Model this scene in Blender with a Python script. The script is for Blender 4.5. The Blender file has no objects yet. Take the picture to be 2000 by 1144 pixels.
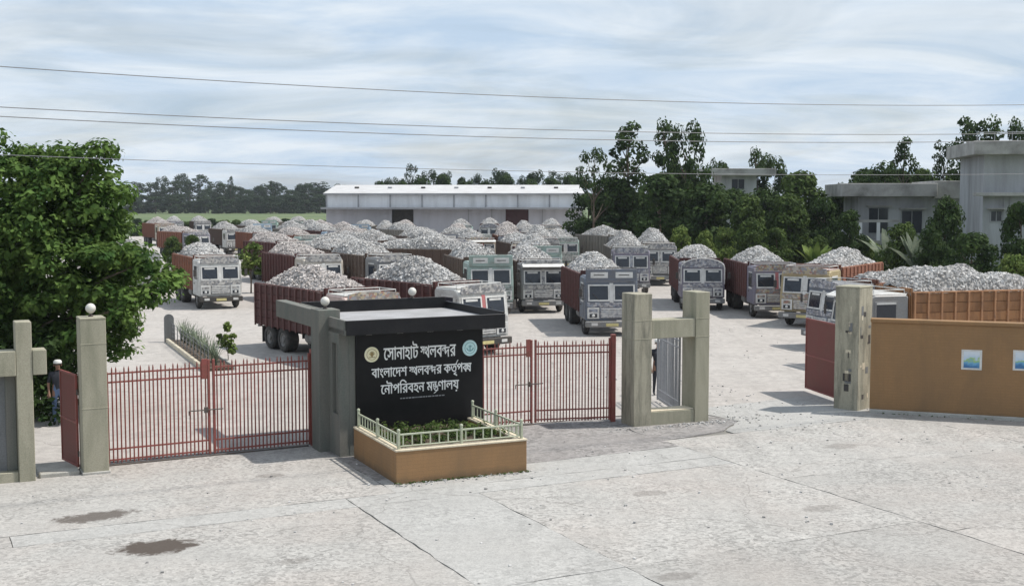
import bpy, bmesh, math, random
from mathutils import Vector, Matrix, noise, geometry
R = math.radians
sc = bpy.context.scene
COL = sc.collection
random.seed(7)

# ------------------------------------------------------------------ camera
FPX, CX, CY, HZ, CAMH = 2400.0, 1000.0, 572.0, 390.0, 6.1
PITCH = math.atan((CY - HZ) / FPX)
cd = bpy.data.cameras.new('camera'); cam = bpy.data.objects.new('camera', cd); COL.objects.link(cam)
cd.sensor_width = 36.0; cd.lens = 36.0 * FPX / 2000.0; cd.clip_start = 0.1; cd.clip_end = 4000
cam.location = (0, 0, CAMH); cam.rotation_euler = (R(90) - PITCH, 0, 0)
sc.camera = cam

# ------------------------------------------------------------------ frame of the gate line
TH = R(26.5)
U = Vector((math.cos(TH), math.sin(TH), 0)); V = Vector((-math.sin(TH), math.cos(TH), 0))
ORG = Vector((-9.32, 28.13, 0))
def AB(a, b, z=0.0):
    return ORG + U * a + V * b + Vector((0, 0, z))
def GP(px, d):            # ground point at distance d under picture column px
    return Vector(((px - CX) / FPX * d, d, 0))

# ------------------------------------------------------------------ sun, sky, exposure
SUN_EL = R(57)
sdir = (U * 0.95 - V * 0.31).normalized()
sdir = Vector((sdir.x * math.cos(SUN_EL), sdir.y * math.cos(SUN_EL), math.sin(SUN_EL)))
sl = bpy.data.lights.new('sun', 'SUN'); sl.energy = 5.0; sl.angle = R(0.9); sl.color = (1.0, 0.95, 0.88)
so = bpy.data.objects.new('sun', sl); COL.objects.link(so); so.location = (30, 20, 40)
so.rotation_euler = (-sdir).to_track_quat('-Z', 'Y').to_euler()
w = bpy.data.worlds.new('World'); sc.world = w; w.use_nodes = True
wn, wl = w.node_tree.nodes, w.node_tree.links
wn.clear()
def N(nodes, t, **kw):
    n = nodes.new(t)
    for k, v in kw.items(): setattr(n, k, v)
    return n
sky = N(wn, 'ShaderNodeTexSky', sky_type='NISHITA'); sky.sun_disc = False
sky.sun_elevation = SUN_EL; sky.sun_rotation = math.atan2(sdir.x, sdir.y)
sky.air_density = 1.0; sky.dust_density = 1.6; sky.ozone_density = 1.0
tc = N(wn, 'ShaderNodeTexCoord'); sx = N(wn, 'ShaderNodeSeparateXYZ'); wl.new(tc.outputs['Generated'], sx.inputs[0])
def wm(op, a, b=None):
    n = N(wn, 'ShaderNodeMath', operation=op)
    for i, s in enumerate((a, b)):
        if s is None: continue
        if isinstance(s, (int, float)): n.inputs[i].default_value = s
        else: wl.new(s, n.inputs[i])
    return n.outputs[0]
zz = wm('ADD', wm('MAXIMUM', sx.outputs[2], 0.0), 0.17)
cmb = N(wn, 'ShaderNodeCombineXYZ')
wl.new(wm('DIVIDE', sx.outputs[0], zz), cmb.inputs[0]); wl.new(wm('DIVIDE', sx.outputs[1], zz), cmb.inputs[1])
mp = N(wn, 'ShaderNodeMapping'); wl.new(cmb.outputs[0], mp.inputs[0])
mp.inputs['Location'].default_value = (3.1, 1.7, 0); mp.inputs['Rotation'].default_value = (0, 0, R(-14)); mp.inputs['Scale'].default_value = (0.9, 1.15, 1)
n1 = N(wn, 'ShaderNodeTexNoise'); n1.inputs['Scale'].default_value = 1.0; n1.inputs['Detail'].default_value = 9; n1.inputs['Roughness'].default_value = 0.56; n1.inputs['Distortion'].default_value = 0.9
wl.new(mp.outputs[0], n1.inputs['Vector'])
r1 = N(wn, 'ShaderNodeValToRGB'); wl.new(n1.outputs['Fac'], r1.inputs[0])
r1.color_ramp.elements[0].position = 0.36; r1.color_ramp.elements[0].color = (0.58, 0.58, 0.58, 1)
r1.color_ramp.elements[1].position = 0.56; r1.color_ramp.elements[1].color = (0.96, 0.96, 0.96, 1)
mp2 = N(wn, 'ShaderNodeMapping'); wl.new(cmb.outputs[0], mp2.inputs[0]); mp2.inputs['Scale'].default_value = (0.85, 1.5, 1); mp2.inputs['Location'].default_value = (9, 4, 0)
n2 = N(wn, 'ShaderNodeTexNoise'); n2.inputs['Scale'].default_value = 1.5; n2.inputs['Detail'].default_value = 8; n2.inputs['Roughness'].default_value = 0.6; n2.inputs['Distortion'].default_value = 0.8
wl.new(mp2.outputs[0], n2.inputs['Vector'])
r2 = N(wn, 'ShaderNodeValToRGB'); wl.new(n2.outputs['Fac'], r2.inputs[0])
r2.color_ramp.elements[0].position = 0.33; r2.color_ramp.elements[0].color = (5.9, 7.4, 9.2, 1)
r2.color_ramp.elements[1].position = 0.62; r2.color_ramp.elements[1].color = (8.8, 9.6, 10.4, 1)
mxw = N(wn, 'ShaderNodeMixRGB'); wl.new(r1.outputs[0], mxw.inputs[0]); wl.new(sky.outputs[0], mxw.inputs[1]); wl.new(r2.outputs[0], mxw.inputs[2])
bg = N(wn, 'ShaderNodeBackground'); bg.inputs['Strength'].default_value = 0.1; wl.new(mxw.outputs[0], bg.inputs[0])
wo = N(wn, 'ShaderNodeOutputWorld'); wl.new(bg.outputs[0], wo.inputs[0])
sc.view_settings.view_transform = 'Standard'; sc.view_settings.look = 'None'
sc.view_settings.exposure = -0.1; sc.view_settings.gamma = 1.0
sc.cycles.max_bounces = 6; sc.cycles.transparent_max_bounces = 8

# ------------------------------------------------------------------ materials
def newmat(name):
    m = bpy.data.materials.new(name); m.use_nodes = True
    nt = m.node_tree; b = nt.nodes['Principled BSDF']
    return m, nt, nt.nodes, nt.links, b
def ramp(ns, ls, src, stops):
    r = ns.new('ShaderNodeValToRGB'); ls.new(src, r.inputs[0])
    e = r.color_ramp.elements
    while len(e) < len(stops): e.new(0.5)
    for i, (p, c) in enumerate(stops):
        e[i].position = p
        e[i].color = (c, c, c, 1) if isinstance(c, (int, float)) else (*c, 1)
    return r.outputs[0]
def nz(ns, ls, vec, scale, detail=5, rough=0.55, dist=0.0):
    n = ns.new('ShaderNodeTexNoise'); ls.new(vec, n.inputs['Vector'])
    n.inputs['Scale'].default_value = scale; n.inputs['Detail'].default_value = detail; n.inputs['Roughness'].default_value = rough; n.inputs['Distortion'].default_value = dist
    return n.outputs['Fac']
def mix(ns, ls, fac, a, b, mode='MIX'):
    n = ns.new('ShaderNodeMixRGB'); n.blend_type = mode
    for i, s in enumerate((fac, a, b)):
        if isinstance(s, (int, float)): n.inputs[i].default_value = s if i == 0 else (s, s, s, 1)
        elif isinstance(s, tuple): n.inputs[i].default_value = (*s, 1)
        else: ls.new(s, n.inputs[i])
    return n.outputs[0]
def bump(ns, ls, b, src, strength, dist=0.02):
    n = ns.new('ShaderNodeBump'); n.inputs['Strength'].default_value = strength; n.inputs['Distance'].default_value = dist
    ls.new(src, n.inputs['Height']); ls.new(n.outputs[0], b.inputs['Normal'])
def objvec(ns, ls, offset=True):
    t = ns.new('ShaderNodeTexCoord')
    if not offset: return t.outputs['Object']
    oi = ns.new('ShaderNodeObjectInfo'); m = ns.new('ShaderNodeVectorMath'); m.operation = 'SCALE'
    c = ns.new('ShaderNodeCombineXYZ'); ls.new(oi.outputs['Random'], c.inputs[0]); ls.new(oi.outputs['Random'], c.inputs[1]); ls.new(oi.outputs['Random'], c.inputs[2])
    ls.new(c.outputs[0], m.inputs[0]); m.inputs['Scale'].default_value = 37.0
    a = ns.new('ShaderNodeVectorMath'); a.operation = 'ADD'; ls.new(t.outputs['Object'], a.inputs[0]); ls.new(m.outputs[0], a.inputs[1])
    return a.outputs[0]
def worn(name, col, rough=0.7, dirt=(0.12, 0.10, 0.08), amt=0.35, scale=2.0, metal=0.0, streak=False, bmp=0.15, fine=40, rvar=0.0):
    """painted or plastered surface: base colour, blotches of dirt, fine grain"""
    m, nt, ns, ls, b = newmat(name)
    v = objvec(ns, ls)
    if streak:
        mpn = ns.new('ShaderNodeMapping'); ls.new(v, mpn.inputs[0]); mpn.inputs['Scale'].default_value = (1, 1, 0.16); vs = mpn.outputs[0]
    else: vs = v
    f1 = ramp(ns, ls, nz(ns, ls, vs, scale * (2.2 if streak else 1), 8, 0.62, 0.3), [(0.42, 0.0), (0.72, amt)])
    c = mix(ns, ls, f1, col, dirt)
    f2 = nz(ns, ls, v, fine, 4, 0.6)
    c = mix(ns, ls, 0.5, c, ramp(ns, ls, f2, [(0.3, 0.34), (0.7, 0.66)]), 'OVERLAY')
    if rvar:
        oi = ns.new('ShaderNodeObjectInfo')
        c = mix(ns, ls, rvar, c, ramp(ns, ls, oi.outputs['Random'], [(0.0, 0.25), (1.0, 0.75)]), 'OVERLAY')
    ls.new(c, b.inputs['Base Color'])
    b.inputs['Roughness'].default_value = rough; b.inputs['Metallic'].default_value = metal
    if bmp: bump(ns, ls, b, f2, bmp, 0.01)
    return m
def plain(name, col, rough=0.5, metal=0.0):
    m, nt, ns, ls, b = newmat(name)
    v = objvec(ns, ls)
    c = mix(ns, ls, 0.35, col, ramp(ns, ls, nz(ns, ls, v, 9, 5), [(0.3, 0.3), (0.7, 0.7)]), 'OVERLAY')
    ls.new(c, b.inputs['Base Color']); b.inputs['Roughness'].default_value = rough; b.inputs['Metallic'].default_value = metal
    return m

M = {}
M['plaster'] = worn('pillar_plaster', (0.34, 0.32, 0.245), 0.9, (0.12, 0.13, 0.085), 0.55, 1.3, streak=True, bmp=0.3)
M['plaster_worn'] = worn('peeling_plaster', (0.36, 0.335, 0.26), 0.9, (0.09, 0.09, 0.07), 0.85, 2.4, streak=True, bmp=0.4)
M['panel_grey'] = worn('grey_panel', (0.16, 0.165, 0.17), 0.8, (0.07, 0.075, 0.06), 0.5, 1.5, streak=True)
M['house_grey'] = worn('gatehouse_plaster', (0.16, 0.155, 0.137), 0.9, (0.07, 0.105, 0.09), 0.6, 1.4, streak=True, bmp=0.3)
M['roof_grey'] = worn('canopy_top', (0.34, 0.34, 0.35), 0.9, (0.16, 0.16, 0.15), 0.6, 1.2)
M['black'] = worn('black_cladding', (0.012, 0.012, 0.014), 0.45, (0.03, 0.03, 0.03), 0.4, 2.0, bmp=0.05)
M['granite'] = worn('black_granite', (0.008, 0.008, 0.009), 0.35, (0.02, 0.02, 0.02), 0.3, 4.0, bmp=0.0)
for k_ in ('black', 'granite'): M[k_].node_tree.nodes['Principled BSDF'].inputs['Specular IOR Level'].default_value = 0.2
M['letter'] = plain('pale_letter_metal', (0.88, 0.88, 0.86), 0.5)
M['red'] = worn('gate_red_paint', (0.24, 0.062, 0.052), 0.6, (0.14, 0.06, 0.04), 0.8, 5.0, bmp=0.1)
M['dullred'] = worn('sheet_red_paint', (0.155, 0.034, 0.026), 0.65, (0.13, 0.045, 0.03), 0.6, 1.6, bmp=0.1)
M['steel_dark'] = worn('dark_steel', (0.07, 0.06, 0.055), 0.6, (0.12, 0.07, 0.04), 0.5, 5)
M['rail_green'] = worn('pale_green_rail_paint', (0.42, 0.45, 0.34), 0.55, (0.25, 0.25, 0.16), 0.5, 4)
M['coping'] = worn('planter_coping', (0.62, 0.55, 0.42), 0.85, (0.3, 0.25, 0.18), 0.5, 3)
M['soil'] = worn('soil', (0.09, 0.065, 0.045), 1.0, (0.05, 0.04, 0.03), 0.6, 6, bmp=0.6)
M['globe'] = plain('opal_globe', (0.62, 0.60, 0.55), 0.3)
M['white_wall'] = worn('white_wall_paint', (0.74, 0.75, 0.77), 0.9, (0.32, 0.32, 0.31), 0.5, 0.3, streak=True)
M['lower_wall'] = worn('lower_wall_paint', (0.52, 0.52, 0.56), 0.9, (0.26, 0.26, 0.27), 0.5, 0.3, streak=True)
M['white_roof'] = worn('pale_roof_sheet', (0.50, 0.50, 0.50), 0.7, (0.3, 0.28, 0.27), 0.5, 0.6)
M['grey_trim'] = worn('grey_trim', (0.34, 0.345, 0.36), 0.85, (0.16, 0.16, 0.16), 0.5, 0.6)
M['door_maroon'] = worn('maroon_door', (0.06, 0.018, 0.02), 0.6, (0.03, 0.015, 0.012), 0.5, 0.8)
M['villa_wall'] = worn('villa_plaster', (0.42, 0.43, 0.45), 0.9, (0.15, 0.15, 0.145), 0.85, 0.22, streak=True)
M['villa_slab'] = worn('villa_slab', (0.40, 0.39, 0.37), 0.9, (0.11, 0.105, 0.095), 0.85, 0.5)
M['dark_glass'] = plain('dark_window_glass', (0.03, 0.035, 0.045), 0.12)
M['bark'] = worn('bark', (0.13, 0.10, 0.075), 1.0, (0.05, 0.04, 0.03), 0.6, 3, bmp=0.6, streak=True)
M['wire'] = plain('wire_metal', (0.20, 0.20, 0.21), 0.5)
M['pole'] = worn('pole_concrete', (0.36, 0.35, 0.33), 0.9, (0.2, 0.19, 0.17), 0.5, 1)
M['kerb'] = worn('kerb_concrete', (0.42, 0.41, 0.38), 0.95, (0.2, 0.19, 0.16), 0.6, 2)
M['poster'] = None

def brickwall(name, col, dark):
    m, nt, ns, ls, b = newmat(name)
    v = objvec(ns, ls, False)
    s = ns.new('ShaderNodeSeparateXYZ'); ls.new(v, s.inputs[0])
    ad = ns.new('ShaderNodeMath'); ad.operation = 'ADD'; ls.new(s.outputs[0], ad.inputs[0]); ls.new(s.outputs[1], ad.inputs[1])
    c = ns.new('ShaderNodeCombineXYZ'); ls.new(ad.outputs[0], c.inputs[0]); ls.new(s.outputs[2], c.inputs[1])
    br = ns.new('ShaderNodeTexBrick'); ls.new(c.outputs[0], br.inputs['Vector'])
    br.inputs['Scale'].default_value = 1.0; br.inputs['Brick Width'].default_value = 0.25; br.inputs['Row Height'].default_value = 0.08; br.inputs['Mortar Size'].default_value = 0.006
    br.inputs['Color1'].default_value = (*col, 1); br.inputs['Color2'].default_value = (*[x * 0.94 for x in col], 1); br.inputs['Mortar'].default_value = (*[x * 0.87 for x in col], 1)
    mpn = ns.new('ShaderNodeMapping'); ls.new(v, mpn.inputs[0]); mpn.inputs['Scale'].default_value = (1, 1, 0.35)
    f = ramp(ns, ls, nz(ns, ls, mpn.outputs[0], 1.1, 9, 0.66, 0.6), [(0.40, 0.0), (0.72, 0.75)])
    cc = mix(ns, ls, f, br.outputs['Color'], dark)
    # splash dirt along the foot
    rz = ns.new('ShaderNodeMath'); rz.operation = 'ADD'; ls.new(s.outputs[2], rz.inputs[0])
    nn = ns.new('ShaderNodeMath'); nn.operation = 'MULTIPLY'; ls.new(nz(ns, ls, v, 3.0, 6), nn.inputs[0]); nn.inputs[1].default_value = 0.25; ls.new(nn.outputs[0], rz.inputs[1])
    f3 = ramp(ns, ls, rz.outputs[0], [(0.13, 0.65), (0.30, 0.0)])
    cc = mix(ns, ls, f3, cc, (0.12, 0.085, 0.05))
    fine = nz(ns, ls, v, 55, 4)
    cc = mix(ns, ls, 0.4, cc, ramp(ns, ls, fine, [(0.3, 0.34), (0.7, 0.66)]), 'OVERLAY')
    ls.new(cc, b.inputs['Base Color']); b.inputs['Roughness'].default_value = 0.85
    bump(ns, ls, b, br.outputs['Fac'], -0.25, 0.006)
    return m
M['brown'] = brickwall('brown_tile_wall', (0.30, 0.172, 0.078), (0.20, 0.125, 0.064))

def concrete(name, base, grain, tint=(0.36, 0.315, 0.285), spots=(), patch=None, rvar=0.0, grain_scale=9.0):
    m, nt, ns, ls, b = newmat(name)
    v = objvec(ns, ls, False)
    c = mix(ns, ls, ramp(ns, ls, nz(ns, ls, v, 0.22, 6, 0.6, 0.4), [(0.42, 0.0), (0.72, 0.6)]), base, tint)
    c = mix(ns, ls, ramp(ns, ls, nz(ns, ls, v, 0.55, 9, 0.68, 0.8), [(0.46, 0.0), (0.82, 0.42)]), c, tuple(x * 0.6 for x in base))
    mpn = ns.new('ShaderNodeMapping'); ls.new(v, mpn.inputs[0]); mpn.inputs['Rotation'].default_value = (0, 0, -TH); mpn.inputs['Scale'].default_value = (0.25, 2.2, 1)
    c = mix(ns, ls, ramp(ns, ls, nz(ns, ls, mpn.outputs[0], 0.9, 6, 0.6), [(0.5, 0.0), (0.8, 0.3)]), c, tuple(min(1, x * 1.25) for x in base))
    if rvar:
        oi = ns.new('ShaderNodeObjectInfo')
        c = mix(ns, ls, rvar, c, ramp(ns, ls, oi.outputs['Random'], [(0.0, 0.32), (1.0, 0.68)]), 'OVERLAY')
    mq = ns.new('ShaderNodeMapping'); ls.new(v, mq.inputs[0]); mq.inputs['Rotation'].default_value = (0, 0, 0.12); mq.inputs['Scale'].default_value = (1.5, 0.07, 1)
    c = mix(ns, ls, ramp(ns, ls, nz(ns, ls, mq.outputs[0], 1.0, 5, 0.6), [(0.50, 0.0), (0.72, 0.30)]), c, tuple(x * 0.6 for x in base))
    # exposed aggregate: pale and dark flecks
    vo = ns.new('ShaderNodeTexVoronoi'); ls.new(v, vo.inputs['Vector']); vo.inputs['Scale'].default_value = grain_scale
    sepc = ns.new('ShaderNodeSeparateXYZ'); ls.new(vo.outputs['Color'], sepc.inputs[0])
    fl = ramp(ns, ls, sepc.outputs[0], [(0.0, 0.5 - grain), (0.5, 0.5), (1.0, 0.5 + grain * 0.7)])
    patchy = ramp(ns, ls, nz(ns, ls, v, 0.4, 5, 0.6), [(0.38, 0.35), (0.62, 1.0)])
    c = mix(ns, ls, patchy, c, mix(ns, ls, 1.0, c, fl, 'OVERLAY'))
    g2 = nz(ns, ls, v, 26, 5, 0.65)
    c = mix(ns, ls, 0.6, c, ramp(ns, ls, g2, [(0.28, 0.34), (0.72, 0.66)]), 'OVERLAY')
    # hairline cracks
    v2 = ns.new('ShaderNodeTexVoronoi'); v2.feature = 'DISTANCE_TO_EDGE'; v2.inputs['Scale'].default_value = 0.16
    wv = ns.new('ShaderNodeVectorMath'); wv.operation = 'ADD'; ls.new(v, wv.inputs[0])
    nw = ns.new('ShaderNodeTexNoise'); ls.new(v, nw.inputs['Vector']); nw.inputs['Scale'].default_value = 0.7; nw.inputs['Detail'].default_value = 6
    ls.new(nw.outputs['Color'], wv.inputs[1]); ls.new(wv.outputs[0], v2.inputs['Vector'])
    c = mix(ns, ls, ramp(ns, ls, v2.outputs['Distance'], [(0.0, 0.4), (0.004, 0.0)]), c, (0.14, 0.13, 0.12))
    # dark oil stains, each with its own ragged outline
    for (x, y, rx, ry, rot, col, k) in spots:
        mpn = ns.new('ShaderNodeMapping'); mpn.vector_type = 'TEXTURE'; ls.new(v, mpn.inputs[0])
        mpn.inputs['Location'].default_value = (x, y, 0); mpn.inputs['Rotation'].default_value = (0, 0, rot); mpn.inputs['Scale'].default_value = (rx, ry, 1)
        ln = ns.new('ShaderNodeVectorMath'); ln.operation = 'LENGTH'; ls.new(mpn.outputs[0], ln.inputs[0])
        q = ns.new('ShaderNodeMath'); q.operation = 'MULTIPLY'; ls.new(nz(ns, ls, v, 3.0, 10, 0.78, 0.8), q.inputs[0]); q.inputs[1].default_value = 1.7
        p = ns.new('ShaderNodeMath'); p.operation = 'ADD'; ls.new(ln.outputs['Value'], p.inputs[0]); ls.new(q.outputs[0], p.inputs[1])
        c = mix(ns, ls, _stain(ns, ls, p.outputs[0], k), c, col)
    ls.new(c, b.inputs['Base Color']); b.inputs['Roughness'].default_value = 0.92; b.inputs['Specular IOR Level'].default_value = 0.25
    hs = ns.new('ShaderNodeMath'); hs.operation = 'ADD'; ls.new(g2, hs.inputs[0]); ls.new(sepc.outputs[0], hs.inputs[1])
    bump(ns, ls, b, hs.outputs[0], 0.35, 0.012)
    return m
def _stain(ns, ls, src, k):
    mr = ns.new('ShaderNodeMapRange'); ls.new(src, mr.inputs[0])
    mr.inputs[1].default_value = 1.42; mr.inputs[2].default_value = 1.66; mr.inputs[3].default_value = k; mr.inputs[4].default_value = 0.0
    return mr.outputs[0]
OIL = (0.07, 0.055, 0.045)
st1 = AB(-1.0, -4.85); st2 = AB(-0.35, -7.5)
SPOTS = [*[(AB(a, b).x, AB(a, b).y, r_, r_ * 0.6, TH, OIL, 0.32) for a, b, r_ in ((3.0, -2.9, 0.5), (9.6, -8.0, 0.5), (1.6, -9.4, 0.4), (12.0, -10.6, 0.6), (16.6, -6.0, 0.7), (6.9, -13.0, 0.5), (-2.8, -2.2, 0.35))], (st1.x, st1.y, 1.05, 0.5, TH + 0.1, OIL, 0.8), (st2.x, st2.y, 1.0, 0.62, TH - 0.15, OIL, 0.95)]
M['slab'] = concrete('worn_concrete_slab', (0.35, 0.34, 0.322), 0.17, spots=SPOTS, rvar=0.2, grain_scale=16)
M['slab_smooth'] = concrete('smooth_concrete', (0.375, 0.37, 0.355), 0.10, tint=(0.36, 0.345, 0.325), grain_scale=14)
M['slab_grey'] = concrete('grey_apron_concrete', (0.26, 0.25, 0.243), 0.2, tint=(0.29, 0.26, 0.245), grain_scale=10)
M['yard'] = concrete('yard_concrete', (0.40, 0.375, 0.35), 0.08, tint=(0.37, 0.34, 0.315), grain_scale=5)
M['joint'] = worn('joint_dirt', (0.20, 0.19, 0.17), 1.0, (0.27, 0.25, 0.22), 0.6, 3)

def grass_mat():
    m, nt, ns, ls, b = newmat('field_green')
    v = objvec(ns, ls, False)
    c = mix(ns, ls, ramp(ns, ls, nz(ns, ls, v, 0.02, 7, 0.6), [(0.4, 0.0), (0.65, 1.0)]), (0.075, 0.115, 0.04), (0.12, 0.15, 0.06))
    c = mix(ns, ls, 0.6, c, ramp(ns, ls, nz(ns, ls, v, 1.2, 8, 0.7), [(0.3, 0.3), (0.7, 0.7)]), 'OVERLAY')
    ls.new(c, b.inputs['Base Color']); b.inputs['Roughness'].default_value = 1.0
    return m
M['field'] = grass_mat()

def leafmat(name, dark, light, scale=0.8, warm=None):
    m, nt, ns, ls, b = newmat(name)
    v = objvec(ns, ls)
    g = ns.new('ShaderNodeNewGeometry')
    c = mix(ns, ls, ramp(ns, ls, nz(ns, ls, v, scale, 4, 0.6), [(0.35, 0.0), (0.68, 1.0)]), dark, light)
    if warm: c = mix(ns, ls, ramp(ns, ls, nz(ns, ls, v, scale * 0.4, 3), [(0.5, 0.0), (0.75, 0.7)]), c, warm)
    c = mix(ns, ls, 0.8, c, ramp(ns, ls, g.outputs['Random Per Island'], [(0.0, 0.30), (1.0, 0.70)]), 'OVERLAY')
    ls.new(c, b.inputs['Base Color']); b.inputs['Roughness'].default_value = 0.75; b.inputs['Specular IOR Level'].default_value = 0.12
    tr = ns.new('ShaderNodeBsdfTranslucent'); ls.new(c, tr.inputs[0])
    ms = ns.new('ShaderNodeMixShader'); ms.inputs[0].default_value = 0.3
    ls.new(b.outputs[0], ms.inputs[1]); ls.new(tr.outputs[0], ms.inputs[2]); ls.new(ms.outputs[0], ns['Material Output'].inputs[0])
    return m
M['leaf_near'] = leafmat('bright_leaves', (0.035, 0.08, 0.018), (0.15, 0.23, 0.055), 1.5)
M['leaf_dark'] = leafmat('dark_leaves', (0.02, 0.042, 0.013), (0.066, 0.105, 0.03), 0.5)
M['leaf_mid'] = leafmat('mid_leaves', (0.035, 0.062, 0.018), (0.10, 0.145, 0.038), 0.5)
M['leaf_far'] = leafmat('far_leaves', (0.022, 0.042, 0.02), (0.045, 0.072, 0.032), 0.2)
M['leaf_lime'] = leafmat('lime_leaves', (0.07, 0.12, 0.025), (0.20, 0.25, 0.07), 0.9)
M['leaf_pale'] = leafmat('grey_green_leaves', (0.13, 0.17, 0.12), (0.27, 0.30, 0.22), 2.0)

# truck materials
def paint(name, col, dirt=(0.16, 0.13, 0.10), amt=0.5):
    return worn(name, col, 0.5, dirt, amt, 2.2, bmp=0.05, fine=22)
PAINT = {
    'white': paint('white_cab_paint', (0.52, 0.52, 0.50)), 'offwhite': paint('cream_cab_paint', (0.50, 0.46, 0.40)),
    'pink': paint('pinkish_cab_paint', (0.48, 0.36, 0.33)), 'mint': paint('mint_cab_paint', (0.28, 0.37, 0.34)),
    'grey': paint('grey_cab_paint', (0.19, 0.195, 0.20)), 'steel': paint('steel_blue_cab_paint', (0.11, 0.13, 0.165)),
    'blue': paint('light_blue_cab_paint', (0.26, 0.36, 0.46)), 'purple': paint('violet_grey_cab_paint', (0.17, 0.16, 0.21)),
    'ochre': paint('ochre_cab_paint', (0.36, 0.29, 0.16)), 'green': paint('green_cab_paint', (0.25, 0.38, 0.33)),
    'tan': paint('tan_cab_paint', (0.40, 0.33, 0.25)),
}
BED = {
    'maroon': worn('maroon_bed_boards', (0.085, 0.026, 0.023), 0.8, (0.07, 0.045, 0.04), 0.6, 1.8, streak=True, rvar=0.3),
    'rust': worn('rust_bed_boards', (0.19, 0.07, 0.04), 0.85, (0.12, 0.07, 0.05), 0.6, 1.8, streak=True, rvar=0.3),
    'orange': worn('orange_wood_boards', (0.31, 0.155, 0.07), 0.85, (0.13, 0.065, 0.035), 0.7, 2.2, streak=True, rvar=0.4),
    'brown': worn('dark_brown_boards', (0.10, 0.065, 0.05), 0.9, (0.06, 0.05, 0.04), 0.5, 1.8, streak=True, rvar=0.3),
    'grey': worn('grey_weathered_boards', (0.20, 0.185, 0.16), 0.9, (0.09, 0.085, 0.075), 0.6, 1.8, streak=True, rvar=0.3),
}
POST = {k: worn(k + '_bed_posts', tuple(min(0.5, x * 1.35 + 0.015) for x in c), 0.8, (0.08, 0.06, 0.05), 0.5, 4)
        for k, c in (('maroon', (0.10, 0.04, 0.035)), ('rust', (0.22, 0.09, 0.05)), ('orange', (0.30, 0.15, 0.07)), ('brown', (0.11, 0.08, 0.06)), ('grey', (0.2, 0.185, 0.16)))}
def decor(name, cols, sc_=10.0):
    m, nt, ns, ls, b = newmat(name)
    v = objvec(ns, ls)
    vo = ns.new('ShaderNodeTexVoronoi'); ls.new(v, vo.inputs['Vector']); vo.inputs['Scale'].default_value = sc_; vo.distance = 'CHEBYCHEV'
    s = ns.new('ShaderNodeSeparateXYZ'); ls.new(vo.outputs['Color'], s.inputs[0])
    n = len(cols); st = []
    for i, c in enumerate(cols): st += [(i / n, c)]
    r = ns.new('ShaderNodeValToRGB'); r.color_ramp.interpolation = 'CONSTANT'; ls.new(s.outputs[0], r.inputs[0])
    e = r.color_ramp.elements
    while len(e) < n: e.new(0.5)
    for i, (p, c) in enumerate(st): e[i].position = p; e[i].color = (*c, 1)
    c = mix(ns, ls, ramp(ns, ls, nz(ns, ls, v, 3, 6), [(0.35, 0.25), (0.7, 0.75)]), r.outputs[0], (0.24, 0.225, 0.21))
    ls.new(c, b.inputs['Base Color']); b.inputs['Roughness'].default_value = 0.55
    return m
DECOR = {
    'a': decor('painted_ornament_mono', [(0.55, 0.55, 0.53), (0.12, 0.13, 0.15), (0.40, 0.40, 0.40), (0.62, 0.60, 0.56), (0.2, 0.22, 0.26)]),
    'b': decor('painted_ornament_blue', [(0.45, 0.46, 0.50), (0.08, 0.10, 0.17), (0.24, 0.28, 0.36), (0.55, 0.54, 0.55), (0.14, 0.15, 0.2)]),
    'c': decor('painted_ornament_warm', [(0.55, 0.50, 0.42), (0.35, 0.15, 0.10), (0.18, 0.15, 0.12), (0.50, 0.40, 0.22), (0.25, 0.26, 0.3)]),
    'd': decor('painted_ornament_mint', [(0.5, 0.55, 0.53), (0.15, 0.22, 0.2), (0.33, 0.42, 0.4), (0.6, 0.6, 0.58)]),
}
M['frame_w'] = worn('pale_trim_paint', (0.62, 0.62, 0.60), 0.55, (0.25, 0.22, 0.2), 0.45, 3)
M['red_strip'] = worn('faded_red_strip', (0.42, 0.13, 0.13), 0.6, (0.3, 0.2, 0.18), 0.5, 3)
M['glass'] = plain('cab_glass', (0.025, 0.03, 0.04), 0.08)
M['rubber'] = worn('tyre_rubber', (0.035, 0.034, 0.033), 0.9, (0.13, 0.115, 0.10), 0.7, 3)
M['rim'] = worn('wheel_rim', (0.22, 0.21, 0.20), 0.7, (0.09, 0.08, 0.07), 0.6, 4)
M['under'] = worn('underbody', (0.045, 0.042, 0.04), 0.85, (0.09, 0.075, 0.06), 0.6, 3)
M['lamp'] = plain('headlamp_lens', (0.62, 0.62, 0.60), 0.15)
M['plate'] = plain('number_plate_yellow', (0.55, 0.48, 0.22), 0.5)
def stones(name, lo, hi):
    m, nt, ns, ls, b = newmat(name)
    g = ns.new('ShaderNodeNewGeometry'); v = objvec(ns, ls)
    c = ramp(ns, ls, g.outputs['Random Per Island'], [(0.0, tuple(x * 0.65 for x in lo)), (0.22, lo), (0.75, hi), (1.0, tuple(min(1, x * 1.2) for x in hi))])
    c = mix(ns, ls, ramp(ns, ls, nz(ns, ls, v, 0.8, 3), [(0.4, 0.0), (0.75, 0.45)]), c, (0.36, 0.325, 0.30))
    c = mix(ns, ls, 0.5, c, ramp(ns, ls, nz(ns, ls, v, 18, 4), [(0.3, 0.3), (0.7, 0.7)]), 'OVERLAY')
    ls.new(c, b.inputs['Base Color']); b.inputs['Roughness'].default_value = 0.95
    return m
M['stone'] = stones('pale_quarry_stone', (0.34, 0.335, 0.325), (0.51, 0.505, 0.495))
M['stone_pink'] = stones('pinkish_quarry_stone', (0.35, 0.32, 0.305), (0.52, 0.485, 0.465))
M['heapbase'] = worn('stone_dust', (0.36, 0.35, 0.335), 1.0, (0.2, 0.19, 0.185), 0.7, 5, bmp=0.8)
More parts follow.
